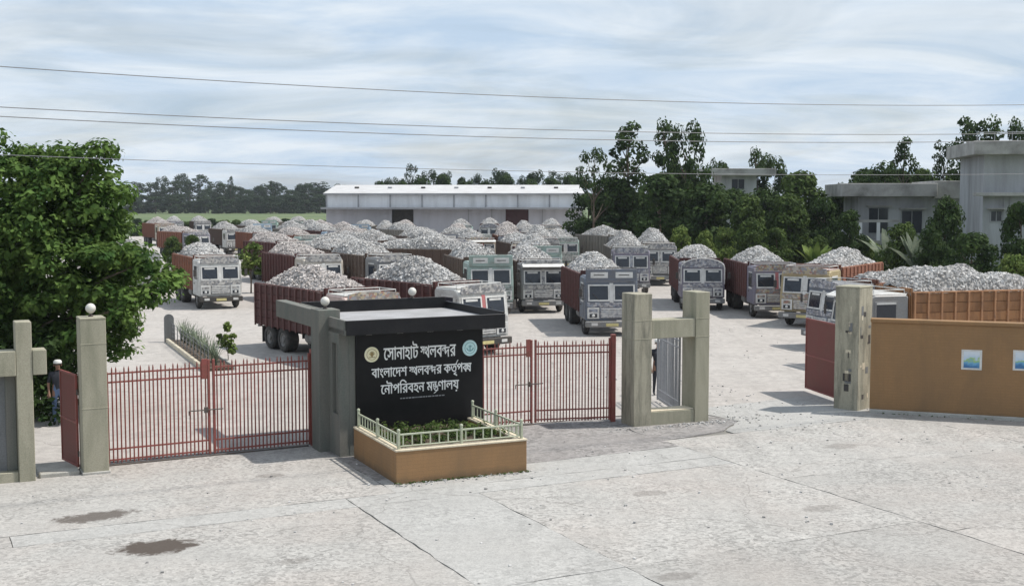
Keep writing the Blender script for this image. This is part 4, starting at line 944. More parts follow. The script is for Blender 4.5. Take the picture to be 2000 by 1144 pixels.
# px of the nose, distance, heading, style, near, cab, roof, ornament, bed, strip, heap, stone, label, short name
TR = [
 (430, 68.5, 25, 0, 1, 'white', 'white', 'a', 'rust', 'trim', 1, 0, 'white-fronted truck with rust-red bed standing alone by the small tree', 'the white-fronted truck by the small tree'),
 (735, 45.0, 35, 0, 1, 'pink', 'white', 'c', 'maroon', 'trim', 0, 1, 'truck with white cab roof and tall maroon bed right behind the gatehouse', 'the maroon-bedded truck behind the gatehouse'),
 (950, 48.0, 38, 0, 1, 'white', 'white', 'a', 'maroon', 'strip', 3, 0, 'white truck with a faded red strip between its windscreens behind the black canopy', 'the white truck with the red windscreen strip'),
 (960, 64.0, 12, 1, 1, 'mint', 'mint', 'd', 'brown', 'trim', 1, 0, 'pale mint truck nose to the gate, beside the truck with a white sun visor', 'the pale mint truck'),
 (1062, 66.0, 8, 3, 1, 'grey', 'grey', 'a', 'brown', 'decor', 2, 0, 'grey ornamented truck with a white sun visor over its windscreens', 'the truck with the white sun visor'),
 (1196, 54.8, 5, 1, 1, 'steel', 'steel', 'b', 'maroon', 'trim', 0, 0, 'steel blue truck with two white crown panels close behind the red gate', 'the steel blue truck with white crown panels'),
 (1234, 79.0, 0, 0, 0, 'purple', 'grey', 'b', 'grey', 'decor', 3, 0, 'violet grey truck half hidden behind the steel blue truck', 'the violet grey truck'),
 (1290, 87.0, 0, 0, 0, 'grey', 'offwhite', 'a', 'brown', 'decor', 3, 0, 'narrow glimpse of a grey truck with pale lamp surrounds behind the violet grey truck', 'the grey truck with pale lamp surrounds'),
 (1374, 67.5, -3, 2, 1, 'purple', 'grey', 'b', 'maroon', 'trim', 5, 0, 'truck with an arched white-trimmed crown facing the entrance, behind the gate frame', 'the truck with the arched crown'),
 (1520, 63.0, 1, 0, 1, 'purple', 'purple', 'c', 'maroon', 'strip', 2, 0, 'violet-topped truck with long maroon bed beside the open yard lane', 'the violet-topped truck by the yard lane'),
 (1570, 58.5, -34, 0, 1, 'ochre', 'pink', 'c', 'rust', 'trim', 2, 0, 'ochre-fronted truck squeezed between the violet-topped truck and the red gate leaf', 'the ochre-fronted truck'),
 (1652, 44.5, -74, 3, 1, 'grey', 'white', 'a', 'orange', 'decor', 4, 0, 'truck with orange plank bed and white roof behind the brown wall', 'the orange-bedded truck behind the brown wall'),
 (1602, 50.5, -72, 0, 1, 'steel', 'grey', 'b', 'rust', 'trim', 6, 0, 'dark ornamented truck nose between the ochre-fronted truck and the orange-bedded one', 'the dark ornamented truck beside the orange-bedded one'),
 (280, 77.5, 25, 0, 0, 'white', 'offwhite', 'd', 'grey', 'trim', 0, 0, 'pale truck half hidden by the leafy tree', 'the pale truck behind the leafy tree'),
 (463, 138.0, 27, 0, 0, 'white', 'white', 'a', 'brown', 'trim', 0, 0, 'white-cabbed truck with dark brown bed above the crown of the small tree', 'the white-cabbed truck beyond the small tree'),
 (514, 146.0, 27, 1, 0, 'blue', 'blue', 'd', 'brown', 'trim', 1, 0, 'pale blue truck between the white-cabbed truck and the grey-bedded truck', 'the pale blue truck in the far row'),
 (602, 132.0, 29, 0, 0, 'white', 'white', 'a', 'grey', 'trim', 0, 0, 'truck with weathered grey bed in the far row', 'the truck with the weathered grey bed'),
 (328, 163.0, 31, 0, 0, 'tan', 'tan', 'c', 'rust', 'trim', 2, 1, 'truck with a long pinkish load in the back corner by the tree line', 'the back-corner truck with the pinkish load'),
 (392, 128.0, 39, 0, 0, 'purple', 'grey', 'b', 'rust', 'decor', 2, 1, 'rust-bedded truck parked askew behind a clump of low bushes', 'the rust-bedded truck parked askew'),
 (398, 182.0, 20, 0, 0, 'grey', 'grey', 'a', 'brown', 'trim', 1, 0, 'farthest grey truck against the hedge', 'the farthest grey truck by the hedge'),
 (345, 192.0, 20, 0, 0, 'grey', 'grey', 'b', 'maroon', 'trim', 2, 0, 'farthest maroon-bedded truck against the hedge', 'the farthest maroon-bedded truck by the hedge'),
 (526, 186.0, 4, 1, 0, 'green', 'green', 'd', 'grey', 'trim', 5, 0, 'tall green-crowned truck against the hedge', 'the green-crowned truck by the hedge'),
 (576, 192.0, 4, 2, 0, 'green', 'mint', 'd', 'grey', 'trim', 5, 0, 'round-crowned greenish truck against the hedge', 'the round-crowned greenish truck by the hedge'),
 (634, 70.4, 28, 0, 1, 'offwhite', 'white', 'a', 'maroon', 'trim', 1, 1, 'truck whose maroon bed shows just over the gatehouse truck load', 'the truck behind the gatehouse truck'),
 (724, 88.5, 33, 0, 0, 'grey', 'grey', 'b', 'maroon', 'trim', 2, 0, 'maroon-bedded truck with a flat load in the crowded middle rows', 'the flat-loaded maroon truck in the middle rows'),
 (777, 69.0, 30, 0, 1, 'grey', 'grey', 'a', 'brown', 'trim', 1, 0, 'brown-bedded truck beside the big heap of the red-strip truck', 'the brown-bedded truck in the middle rows'),
 (962, 80.6, 72, 0, 0, 'grey', 'grey', 'a', 'brown', 'trim', 4, 0, 'truck standing crosswise with a broad heap in the middle rows', 'the crosswise truck in the middle rows'),
 (728, 115.0, 31, 2, 0, 'blue', 'blue', 'b', 'grey', 'trim', 2, 0, 'light blue truck in front of the warehouse', 'the light blue truck before the warehouse'),
 (704, 158.0, 0, 1, 0, 'blue', 'grey', 'a', 'grey', 'trim', 5, 0, 'narrow pale truck close to the blank warehouse wall end', 'the narrow pale truck at the warehouse end'),
 (757, 143.0, 8, 0, 0, 'purple', 'grey', 'b', 'brown', 'trim', 3, 0, 'violet grey truck left of the first warehouse door', 'the violet grey truck left of the warehouse door'),
 (784, 158.0, 0, 0, 0, 'offwhite', 'tan', 'c', 'brown', 'trim', 1, 1, 'truck parked right before the open warehouse door', 'the truck before the open warehouse door'),
 (838, 132.0, 36, 0, 0, 'grey', 'grey', 'a', 'grey', 'trim', 0, 0, 'grey truck with a steep heap below the warehouse door', 'the grey truck below the warehouse door'),
 (888, 127.0, 0, 0, 0, 'tan', 'tan', 'c', 'brown', 'trim', 2, 1, 'tan truck with a low pinkish load before the warehouse', 'the tan truck with the low pinkish load'),
 (944, 106.0, 15, 3, 0, 'tan', 'offwhite', 'c', 'brown', 'strip', 0, 0, 'tan truck with cream visor and pointed load before the warehouse', 'the tan truck with the cream visor'),
 (990, 128.0, 0, 0, 0, 'grey', 'grey', 'a', 'brown', 'trim', 1, 1, 'small brown truck below the maroon warehouse door', 'the brown truck below the maroon door'),
 (1024, 142.0, 0, 0, 0, 'steel', 'grey', 'b', 'grey', 'trim', 3, 0, 'dark blue truck nearest to the maroon warehouse door', 'the dark blue truck at the maroon door'),
 (1038, 88.0, 10, 0, 0, 'offwhite', 'tan', 'a', 'brown', 'trim', 1, 0, 'cream truck right behind the truck with the white sun visor', 'the cream truck behind the visor truck'),
 (1105, 106.0, 4, 0, 0, 'mint', 'mint', 'd', 'grey', 'trim', 3, 0, 'mint truck with a steep pale heap at the warehouse corner', 'the mint truck at the warehouse corner'),
 (742, 99.0, 33, 3, 0, 'pink', 'offwhite', 'c', 'maroon', 'trim', 1, 0, 'pinkish truck with cream visor in the crowded middle rows', 'the pinkish truck in the middle rows'),
 (612, 112.0, 31, 0, 0, 'mint', 'mint', 'd', 'rust', 'trim', 1, 1, 'mint-cabbed truck with rust bed beyond the first maroon beds', 'the mint-cabbed truck with rust bed'),
 (872, 104.0, 29, 1, 0, 'steel', 'steel', 'b', 'brown', 'trim', 2, 0, 'dark steel truck with white crown panels in the middle rows', 'the dark steel truck in the middle rows'),
 (1041, 119.0, 0, 0, 0, 'white', 'white', 'a', 'maroon', 'trim', 1, 0, 'white truck with maroon bed a row before the maroon warehouse door', 'the white maroon-bedded truck before the warehouse'),
 (655, 150.0, 30, 0, 0, 'tan', 'tan', 'c', 'brown', 'trim', 2, 1, 'tan truck off the end of the warehouse', 'the tan truck off the warehouse end'),
 (905, 152.0, 5, 0, 0, 'green', 'mint', 'd', 'grey', 'trim', 1, 0, 'greenish truck along the blank warehouse wall', 'the greenish truck along the warehouse'),
 (955, 156.0, 0, 2, 0, 'grey', 'grey', 'b', 'maroon', 'trim', 0, 0, 'round-crowned grey truck along the blank warehouse wall', 'the round-crowned grey truck along the warehouse'),
 (1078, 150.0, 0, 0, 0, 'offwhite', 'offwhite', 'a', 'rust', 'trim', 2, 0, 'cream truck right of the maroon warehouse door', 'the cream truck right of the maroon door'),
 (588, 89.1, 33, 0, 0, 'offwhite', 'tan', 'a', 'maroon', 'trim', 1, 1, 'maroon-bedded truck just behind the crown of the small tree', 'the maroon truck behind the small tree'),
 (701, 77.9, 28, 0, 0, 'mint', 'mint', 'd', 'brown', 'trim', 1, 0, 'mint-cabbed truck directly behind the second maroon bed', 'the mint-cabbed truck behind the maroon bed'),
 (789, 90.2, 33, 1, 0, 'grey', 'grey', 'b', 'brown', 'trim', 2, 0, 'grey high-crowned truck beside the crosswise truck', 'the high-crowned truck beside the crosswise one'),
 (895, 94.9, 30, 0, 0, 'purple', 'purple', 'b', 'maroon', 'trim', 1, 0, 'violet truck directly behind the crosswise truck', 'the violet truck behind the crosswise one'),
 (741, 107.7, 33, 0, 0, 'white', 'white', 'a', 'rust', 'trim', 0, 1, 'white rust-bedded truck just in front of the light blue truck', 'the rust-bedded truck before the light blue one'),
 (824, 113.8, 5, 0, 0, 'tan', 'offwhite', 'c', 'grey', 'trim', 1, 0, 'tan-cabbed grey-bedded truck in the rows below the open warehouse door', 'the tan-cabbed grey-bedded truck'),
 (943, 116.6, 28, 0, 0, 'green', 'green', 'd', 'maroon', 'trim', 2, 0, 'green-cabbed maroon-bedded truck between the two tan trucks', 'the green-cabbed maroon-bedded truck'),
 (1002, 107.6, 5, 0, 0, 'steel', 'steel', 'b', 'rust', 'trim', 1, 1, 'dark blue rust-bedded truck beside the tan truck with cream visor', 'the dark blue rust-bedded truck'),
 (1062, 76.9, 5, 1, 0, 'mint', 'grey', 'd', 'maroon', 'trim', 0, 0, 'high-crowned mint truck in line behind the white sun visor truck', 'the high-crowned mint truck in that line'),
 (1065, 98.8, 5, 0, 0, 'grey', 'grey', 'a', 'rust', 'trim', 3, 0, 'grey rust-bedded truck between the cream truck and the warehouse corner truck', 'the grey rust-bedded truck'),
 (661, 123.8, 28, 0, 0, 'blue', 'blue', 'b', 'maroon', 'trim', 1, 0, 'blue-cabbed maroon-bedded truck below the blank end of the warehouse', 'the blue-cabbed maroon-bedded truck'),
 (702, 134.0, 28, 3, 0, 'offwhite', 'white', 'c', 'grey', 'trim', 2, 1, 'cream visor truck below the blank end of the warehouse', 'the cream visor truck at the warehouse'),
 (526, 125.8, 28, 0, 0, 'grey', 'grey', 'a', 'rust', 'trim', 1, 0, 'grey-cabbed rust-bedded truck in front of the pale blue truck', 'the rust-bedded truck before the pale blue one'),
 (640, 134.4, 28, 0, 0, 'mint', 'white', 'd', 'brown', 'trim', 0, 0, 'mint and white truck between the grey-bedded truck and the warehouse', 'the mint and white truck'),
 (1232, 107.0, 24, 0, 0, 'grey', 'grey', 'a', 'grey', 'trim', 2, 0, 'grey-bedded truck under the dark trees', 'the grey-bedded truck under the dark trees'),
]
ROLE = {'under': M['under'], 'trim': M['frame_w'], 'glass': M['glass'], 'rubber': M['rubber'], 'rim': M['rim'], 'lamp': M['lamp'], 'plate': M['plate']}
for (px_, d_, th_, style, near, cabc, roofc, dec, bedc, strip, hv, pk_, label, short) in TR:
    key = (style, near, True)
    if key not in SPECS: SPECS[key] = spec_truck(*key)
    loc = GP(px_, d_)
    rm = dict(ROLE); rm.update(cab=PAINT[cabc], roof=PAINT[roofc], decor=DECOR[dec], bed=BED[bedc], post=POST[bedc], bump=PAINT['grey'] if cabc != 'white' else M['under'],
                              strip={'strip': M['red_strip'], 'trim': M['frame_w'], 'decor': DECOR[dec]}[strip])
    t = thing('truck', label, 'truck', loc, R(th_), 'loaded trucks parked in the yard')
    tz = 0.96 + 0.10 * ((len(label) * 37 + int(px_)) % 11) / 10; t.scale = (1, 1, tz)
    made = []
    for (nm, me, role, par, l) in SPECS[key]:
        o = link(nm, me, made[par] if par is not None else t)
        if l: o.location = l
        o.material_slots[0].link = 'OBJECT'; o.material_slots[0].material = rm[role]
        made.append(o)
    base, st = HEAPS[(hv, 7, hv, 6)[len(label) % 4] if hv in (1, 2) else ((hv, 7)[len(label) % 2] if hv in (0, 3) and d_ > 100 else hv)]
    hp = link('gravel_load', base); hp.location = loc; hp.rotation_euler = (0, 0, R(th_)); hp.scale = (1, 1, tz)
    tag(hp, '%s broken stone heaped on %s' % ('pinkish' if pk_ else 'pale grey', short), 'gravel', 'stone loads on the trucks')
    s2 = link('stones', st, hp); s2['kind'] = 'stuff'
    if pk_: s2.material_slots[0].link = 'OBJECT'; s2.material_slots[0].material = M['stone_pink']

# ------------------------------------------------------------------ vegetation
def leaf_quads(m, c, rad, n, size, rnd, up=0.3, shell=0.45):
    for i in range(n):
        d = Vector((rnd.gauss(0, 1), rnd.gauss(0, 1), rnd.gauss(0, 1))); d.normalize()
        r_ = rnd.uniform(shell, 1.0) ** 0.6
        p = Vector((c[0] + d.x * rad[0] * r_, c[1] + d.y * rad[1] * r_, c[2] + d.z * rad[2] * r_))
        nrm = (d + Vector((rnd.uniform(-.8, .8), rnd.uniform(-.8, .8), up + rnd.uniform(-.6, .8)))).normalized()
        a = nrm.orthogonal().normalized(); a = Matrix.Rotation(rnd.uniform(0, 6.28), 3, nrm) @ a; b = nrm.cross(a)
        s_ = size * rnd.uniform(0.6, 1.25); l_, w_ = s_ * 0.5, s_ * 0.30
        o = len(m.v)
        m.v += [tuple(p - a * l_), tuple(p + b * w_ - a * l_ * .1), tuple(p + a * l_ - nrm * l_ * .15), tuple(p - b * w_ - a * l_ * .1)]
        m.f.append((o, o + 1, o + 2, o + 3)); m.mi.append(0)
def limb_to(m, p0, p1, r0, r1, rnd, n=5):
    p0, p1 = Vector(p0), Vector(p1); pts = []
    for i in range(n + 1):
        t_ = i / n; j = 0.06 * (p1 - p0).length * (1 if 0 < i < n else 0)
        pts.append(p0.lerp(p1, t_) + Vector((rnd.uniform(-j, j), rnd.uniform(-j, j), 0)))
    m.tube(pts, [r0 + (r1 - r0) * i / n for i in range(n + 1)], 7)
def tree_mesh(kind, seed):
    """a crown and a trunk mesh about 12 m tall"""
    rnd = random.Random(seed); cr = MB(); tr = MB(); H = 12.0; cl = []
    if kind == 'round':
        for i in range(46):
            a = rnd.uniform(0, 6.28); zr = rnd.uniform(0.0, 1.0); prof = math.sin(math.pi * (0.12 + 0.80 * zr)) ** 0.7
            rr_ = 3.7 * prof * rnd.uniform(0.55, 1.05)
            cl.append(((rr_ * math.cos(a), rr_ * math.sin(a), 2.6 + zr * 8.6), rnd.uniform(0.8, 1.45)))
        nl, sz, z0 = 85, 0.52, 2.2
    elif kind == 'tall':
        for i in range(24):
            zr = i / 24; a = rnd.uniform(0, 6.28); rr_ = (1.9 - 1.1 * abs(zr - 0.45)) * rnd.uniform(0.3, 1.0)
            cl.append(((rr_ * math.cos(a), rr_ * math.sin(a), 4.6 + zr * 7.0), rnd.uniform(0.55, 1.0)))
        nl, sz, z0 = 62, 0.44, 3.5
    elif kind == 'spread':
        for i in range(30):
            a = rnd.uniform(0, 6.28); rr_ = rnd.uniform(0.4, 3.9); lev = rnd.choice((6.5, 8.2, 9.6, 11))
            cl.append(((rr_ * math.cos(a), rr_ * math.sin(a), lev + rnd.uniform(-.4, .4)), rnd.uniform(0.6, 1.05)))
        nl, sz, z0 = 52, 0.42, 4.0
    else:       # bush, leafy to the ground
        for i in range(56):
            a = rnd.uniform(0, 6.28); zr = rnd.uniform(0, 1); rr_ = 4.2 * math.sqrt(max(0.05, 1 - zr * zr)) * rnd.uniform(0.4, 1.0)
            cl.append(((rr_ * math.cos(a), rr_ * math.sin(a), 0.7 + zr * 9.8), rnd.uniform(1.0, 1.6)))
        nl, sz, z0 = 110, 0.62, 0.3
    for c, r_ in cl:
        leaf_quads(cr, c, (r_ * 1.1, r_ * 1.1, r_ * 0.8), nl, sz, rnd)
    top = 0.80 * H
    tr.tube([(0, 0, -0.2), (0.05, 0.0, H * .2), (0.15, 0.1, H * .45), (0.1, 0.05, top)], [0.26, 0.2, 0.15, 0.05], 8)
    for c, r_ in rnd.sample(cl, 12):
        limb_to(tr, (0.08, 0.04, max(z0 * 0.8, c[2] - 2.2)), c, 0.09, 0.03, rnd, 4)
    return cr.mesh('crown', False, False), tr.mesh('trunk')
TM = {k_: [tree_mesh(k_, 10 * i + s_) for s_ in range(nv)] for i, (k_, nv) in enumerate((('round', 3), ('tall', 3), ('spread', 2), ('bush', 3)))}
for k_ in TM:
    for c, t_ in TM[k_]: c.materials.append(None); t_.materials.append(M['bark'])
_tc = [0]
def plant_tree(kind, px_, ytop, d_, wpx, leaf_, label, name='tree', group=None, ybase=0.0, cat='tree'):
    _tc[0] += 1; rnd = random.Random(_tc[0] * 13)
    H = CAMH - (ytop - HZ) * d_ / FPX
    loc = GP(px_, d_)
    cr, tr = TM[kind][_tc[0] % len(TM[kind])]
    wid = {'round': 8.4, 'tall': 4.2, 'spread': 8.2, 'bush': 9.6}[kind]
    top = {'round': 12.3, 'tall': 12.2, 'spread': 12.0, 'bush': 11.8}[kind]
    kz = H / top; kx = wpx * d_ / FPX / wid
    t = thing(name, label, cat, loc, rnd.uniform(0, 6.28), group)
    o = link('crown', cr, t); o.scale = (kx, kx, kz); o.material_slots[0].link = 'OBJECT'; o.material_slots[0].material = M[leaf_]
    o = link('trunk', tr, t); o.scale = (min(kx, 1.2), min(kx, 1.2), kz)
    return t
# far tree line beyond the field
rnd = random.Random(21)
FARX = [272, 296, 318, 338, 356, 372, 392, 408, 424, 442, 458, 476, 492, 508, 524, 540, 556, 572, 588, 604, 620, 636, 652, 668]
for i, x in enumerate(FARX):
    yt = (338 if 318 <= x <= 400 else 356) + rnd.uniform(-6, 14)
    plant_tree(rnd.choice(('round', 'round', 'bush', 'tall')), x, yt, rnd.uniform(560, 640), rnd.uniform(36, 54), 'leaf_far', 'dark tree in the far tree line beyond the green field', group='far tree line beyond the green field')
for i, x in enumerate(range(262, 690, 24)):
    plant_tree('bush', x + rnd.uniform(-5, 5), 384 + rnd.uniform(-8, 5), rnd.uniform(540, 556), rnd.uniform(38, 52), 'leaf_far', 'low bushy tree filling the foot of the far tree line', group='bushy foot of the far tree line')
plant_tree('tall', 452, 342, 560, 14, 'leaf_far', 'thin tall tree poking out of the far tree line')
plant_tree('tall', 533, 352, 560, 14, 'leaf_far', 'short thin tree poking out of the lower far tree line')
# trees behind the warehouse
for i, (x, yt, wd, kd) in enumerate(((752, 345, 46, 'round'), (778, 340, 44, 'round'), (806, 318, 40, 'spread'), (838, 328, 48, 'round'), (870, 328, 42, 'round'), (902, 342, 40, 'bush'), (930, 337, 44, 'round'), (978, 322, 56, 'round'), (966, 336, 30, 'tall'), (1022, 340, 36, 'round'), (1045, 325, 50, 'round'), (1076, 333, 44, 'spread'), (1104, 334, 46, 'round'), (1128, 332, 44, 'round'))):
    plant_tree(kd, x, yt, 245 + (i * 37) % 30, wd, 'leaf_far', 'tree rising behind the pale warehouse roof', group='trees behind the warehouse')
for i, (x, yt, wd) in enumerate(((742, 350, 50), (785, 344, 60), (826, 340, 60), (866, 336, 56), (908, 342, 60), (950, 346, 54), (988, 338, 62), (1034, 338, 60), (1074, 340, 60), (1112, 338, 60))):
    plant_tree('bush', x, yt, 232 + (i * 13) % 10, wd, 'leaf_dark', 'dense bushy tree filling the row behind the warehouse roof', group='bushy trees behind the warehouse')
# dark trees right of the warehouse
DT = [('spread', 1158, 284, 118, 92, 'leaf_dark', 'spreading layered tree at the corner of the warehouse'),
      ('tall', 1226, 232, 122, 88, 'leaf_dark', 'tall thin-crowned tree beside the spreading layered tree'),
      ('tall', 1300, 224, 120, 70, 'leaf_dark', 'tallest dark tree, twin-topped, over the truck yard'),
      ('round', 1338, 228, 116, 92, 'leaf_dark', 'tall broad dark tree next to the tallest one'),
      ('bush', 1196, 334, 122, 150, 'leaf_dark', 'dense dark bushy tree hiding the warehouse corner'),
      ('bush', 1290, 330, 106, 170, 'leaf_dark', 'dense dark bushy tree under the tallest trees'),
      ('bush', 1380, 340, 104, 150, 'leaf_dark', 'dense dark bushy tree before the small white block'),
      ('round', 1402, 298, 150, 56, 'leaf_dark', 'small round tree behind the small white block'),
      ('tall', 1476, 282, 142, 48, 'leaf_dark', 'pointed thin tree rising behind the small white block'),
      ('round', 1512, 296, 145, 84, 'leaf_dark', 'feathery tree between the white block and the low villa'),
      ('bush', 1462, 372, 98, 110, 'leaf_mid', 'green shrubby tree in front of the small white block'),
      ('bush', 1560, 326, 104, 150, 'leaf_mid', 'broad green tree left of the low villa'),
      ('bush', 1608, 366, 99, 92, 'leaf_dark', 'dark bushy tree against the low villa roof'),
      ('bush', 1640, 352, 110, 90, 'leaf_dark', 'dark bushy tree peeping past the low villa porch'),
      ('bush', 1150, 372, 126, 110, 'leaf_dark', 'dark bushy tree at the foot of the spreading layered tree'),
      ('bush', 1240, 360, 124, 150, 'leaf_dark', 'dark bushy tree at the foot of the tall thin-crowned tree'),
      ('bush', 1335, 318, 118, 170, 'leaf_dark', 'big dark leafy tree at the foot of the tall broad one'),
      ('bush', 1430, 362, 112, 130, 'leaf_dark', 'dark bushy tree at the foot of the small white block'),
      ('bush', 1500, 352, 110, 120, 'leaf_dark', 'dark bushy tree left of the broad green tree'),
      ('bush', 1540, 372, 98, 120, 'leaf_mid', 'green bushy tree below the broad green tree'),
      ('bush', 1690, 322, 130, 130, 'leaf_dark', 'dark leafy tree behind the near corner of the low villa roof'),
      ('bush', 1752, 312, 132, 150, 'leaf_mid', 'broad leafy tree behind the middle of the low villa roof'),
      ('bush', 1860, 330, 126, 100, 'leaf_mid', 'leafy tree filling the gap between the villa roofs'),
      ('bush', 1660, 404, 94, 84, 'leaf_dark', 'dark bush beside the low villa porch'),
      ('round', 1716, 312, 124, 130, 'leaf_dark', 'broad tree behind the low villa roof'),
      ('tall', 1762, 262, 128, 58, 'leaf_dark', 'tall airy tree behind the low villa'),
      ('bush', 1800, 322, 122, 96, 'leaf_mid', 'bright green tree behind the low villa'),
      ('tall', 1840, 268, 130, 46, 'leaf_dark', 'slim airy tree between the two villas'),
      ('tall', 1884, 220, 122, 74, 'leaf_dark', 'airy tree over the corner of the tall villa'),
      ('tall', 1934, 220, 122, 80, 'leaf_dark', 'airy tree over the middle of the tall villa roof'),
      ('round', 1990, 224, 120, 86, 'leaf_dark', 'dense tree over the far end of the tall villa roof'),
      ('bush', 1846, 376, 84, 96, 'leaf_dark', 'dark bushy tree between the villas'),
      ('bush', 1992, 386, 76, 104, 'leaf_dark', 'dark bushy tree against the tall villa wall'),
      ('bush', 1760, 420, 82, 96, 'leaf_mid', 'green bush in front of the low villa'),
      ('bush', 1818, 436, 78, 90, 'leaf_dark', 'dark bush in front of the gap between the villas'),
      ('bush', 1900, 448, 74, 130, 'leaf_dark', 'dark bush at the foot of the tall villa'),
      ('bush', 1986, 482, 64, 100, 'leaf_lime', 'lime green bush above the end of the big stone load')]
for (kd, x, yt, dd, wd, lf, lb) in DT: plant_tree(kd, x, yt, dd, wd, lf, lb, name='bush' if ' bush ' in lb else 'tree', cat='bush' if ' bush ' in lb else 'tree')
for i, (x, yt, wd, lf) in enumerate(((1330, 436, 70, 'leaf_lime'), (1378, 446, 60, 'leaf_lime'), (1420, 432, 70, 'leaf_lime'), (1466, 420, 80, 'leaf_mid'), (1516, 440, 70, 'leaf_mid'), (1556, 452, 60, 'leaf_mid'), (1600, 456, 64, 'leaf_mid'), (1650, 458, 70, 'leaf_mid'), (1700, 462, 64, 'leaf_lime'), (1732, 470, 60, 'leaf_mid'))):
    plant_tree('bush', x, yt, 92 + (i % 3) * 2.5, wd, lf, 'green bush in the overgrown strip behind the yard', name='bush', group='bushes in the overgrown strip', cat='bush')
for i, (px_, d_, hh) in enumerate(((1592, 88.5, 3.2), (1740, 84.0, 4.2), (1795, 80.0, 4.0))):
    rnd = random.Random(300 + i); m = MB()
    for q in range(13):
        a = rnd.uniform(0, 6.28); L_ = hh * rnd.uniform(0.55, 0.85); lean = rnd.uniform(0.25, 0.8); dr = Vector((math.cos(a), math.sin(a), 0)); sd = Vector((-dr.y, dr.x, 0)); pv = []
        for k_ in range(7):
            t_ = k_ / 6; p = dr * (L_ * lean * t_) + Vector((0, 0, hh * 0.3 + L_ * (t_ - 0.55 * lean * t_ * t_))); w_ = 0.30 * math.sin(math.pi * min(1, 0.08 + 0.9 * t_)) + 0.02
            pv += [tuple(p - sd * w_ + Vector((0, 0, 0.10 * w_))), tuple(p), tuple(p + sd * w_ + Vector((0, 0, 0.10 * w_)))]
        m.add(pv, [(3 * k_ + j_, 3 * k_ + j_ + 1, 3 * k_ + j_ + 4, 3 * k_ + j_ + 3) for k_ in range(6) for j_ in (0, 1)])
    t = thing('banana_plant', ('pale big-leaved plant behind the violet-topped truck', 'tall pale big-leaved plant before the low villa window', 'pale big-leaved plant between the two villas')[i], 'plant', GP(px_, d_))
    m.build('leaves', M['leaf_pale'] if i else M['leaf_lime'], t, fix=False)
    m = MB(); m.tube([(0, 0, -0.1), (0, 0, hh * 0.35)], [0.16, 0.10], 8); m.build('stem', M['leaf_mid'], t)
# hedge along the far side of the yard
for i in range(17):
    plant_tree('bush', 270 + i * 24, 425 + (i * 7) % 6, 208 + (i * 5) % 9, 40, 'leaf_mid' if i % 3 else 'leaf_far', 'green hedge bush along the back of the yard', name='hedge_bush', group='hedge along the back of the yard', cat='bush')
for i, (x, yt, d_, wd) in enumerate(((338, 458, 112, 50), (376, 455, 112, 44), (512, 470, 118, 40))):
    plant_tree('bush', x, yt, d_, wd, 'leaf_mid', ('rounded green bush by the askew rust-bedded truck', 'smaller green bush by the askew rust-bedded truck', 'green bush behind the small tree')[i], name='bush', cat='bush')

# big leafy tree beside the side gate
rnd = random.Random(77); cr = MB(); tr = MB(); D0 = 35.0
BL = [(60, 380, 115), (160, 370, 90), (200, 410, 76), (212, 470, 58), (60, 500, 110), (150, 520, 110), (228, 555, 56), (296, 562, 36), (210, 615, 48), (100, 625, 70), (226, 668, 28), (25, 600, 80), (-70, 400, 150), (-60, 560, 130), (142, 310, 38), (100, 440, 120), (200, 530, 80), (-10, 470, 120), (30, 640, 70), (200, 300, 24), (322, 545, 18), (160, 660, 40), (246, 596, 42), (236, 640, 36), (180, 600, 60), (120, 570, 80), (262, 520, 34)]
tip = []
for (x, y_, r_) in BL:
    dd = D0 + rnd.uniform(-1.2, 1.6); R_ = r_ * dd / FPX
    c = Vector(((x - CX) / FPX * dd, dd, CAMH - (y_ - HZ) * dd / FPX)); tip.append((c, R_))
    nc = max(5, int(22 * (R_ / 1.2) ** 1.6))
    for i in range(nc):
        d = Vector((rnd.gauss(0, 1), rnd.gauss(0, 1), rnd.gauss(0.25, 1))); d.normalize()
        q = c + d * R_ * rnd.uniform(0.55, 0.98)
        rr_ = rnd.uniform(0.32, 0.55)
        leaf_quads(cr, q, (rr_ * 1.2, rr_ * 1.2, rr_ * 0.65), 88, rnd.choice((0.17, 0.20, 0.24)), rnd, 0.7, 0.2)
bt0 = Vector((-15.6, 36.2, 0))
bt = thing('leafy_tree', 'big leafy green tree leaning over the side gate', 'tree', bt0)
Mi = Matrix.Translation(-bt0)
cr.v = [tuple(Mi @ Vector(p)) for p in cr.v]
cr.build('crown', M['leaf_near'], bt, fix=False)
tr.tube([(0, 0, -0.1), (0.1, 0, 0.9), (0.3, -0.1, 1.9), (0.6, -0.2, 3.0), (0.9, -0.3, 4.6), (1.2, -0.4, 6.2)], [0.32, 0.25, 0.21, 0.17, 0.11, 0.04], 10)
for c, R_ in tip:
    e = c - bt0; limb_to(tr, (0.45, -0.15, min(2.4, max(1.6, e.z * 0.5))), e, 0.09, 0.02, rnd, 6)
tr.build('trunk', M['bark'], bt)
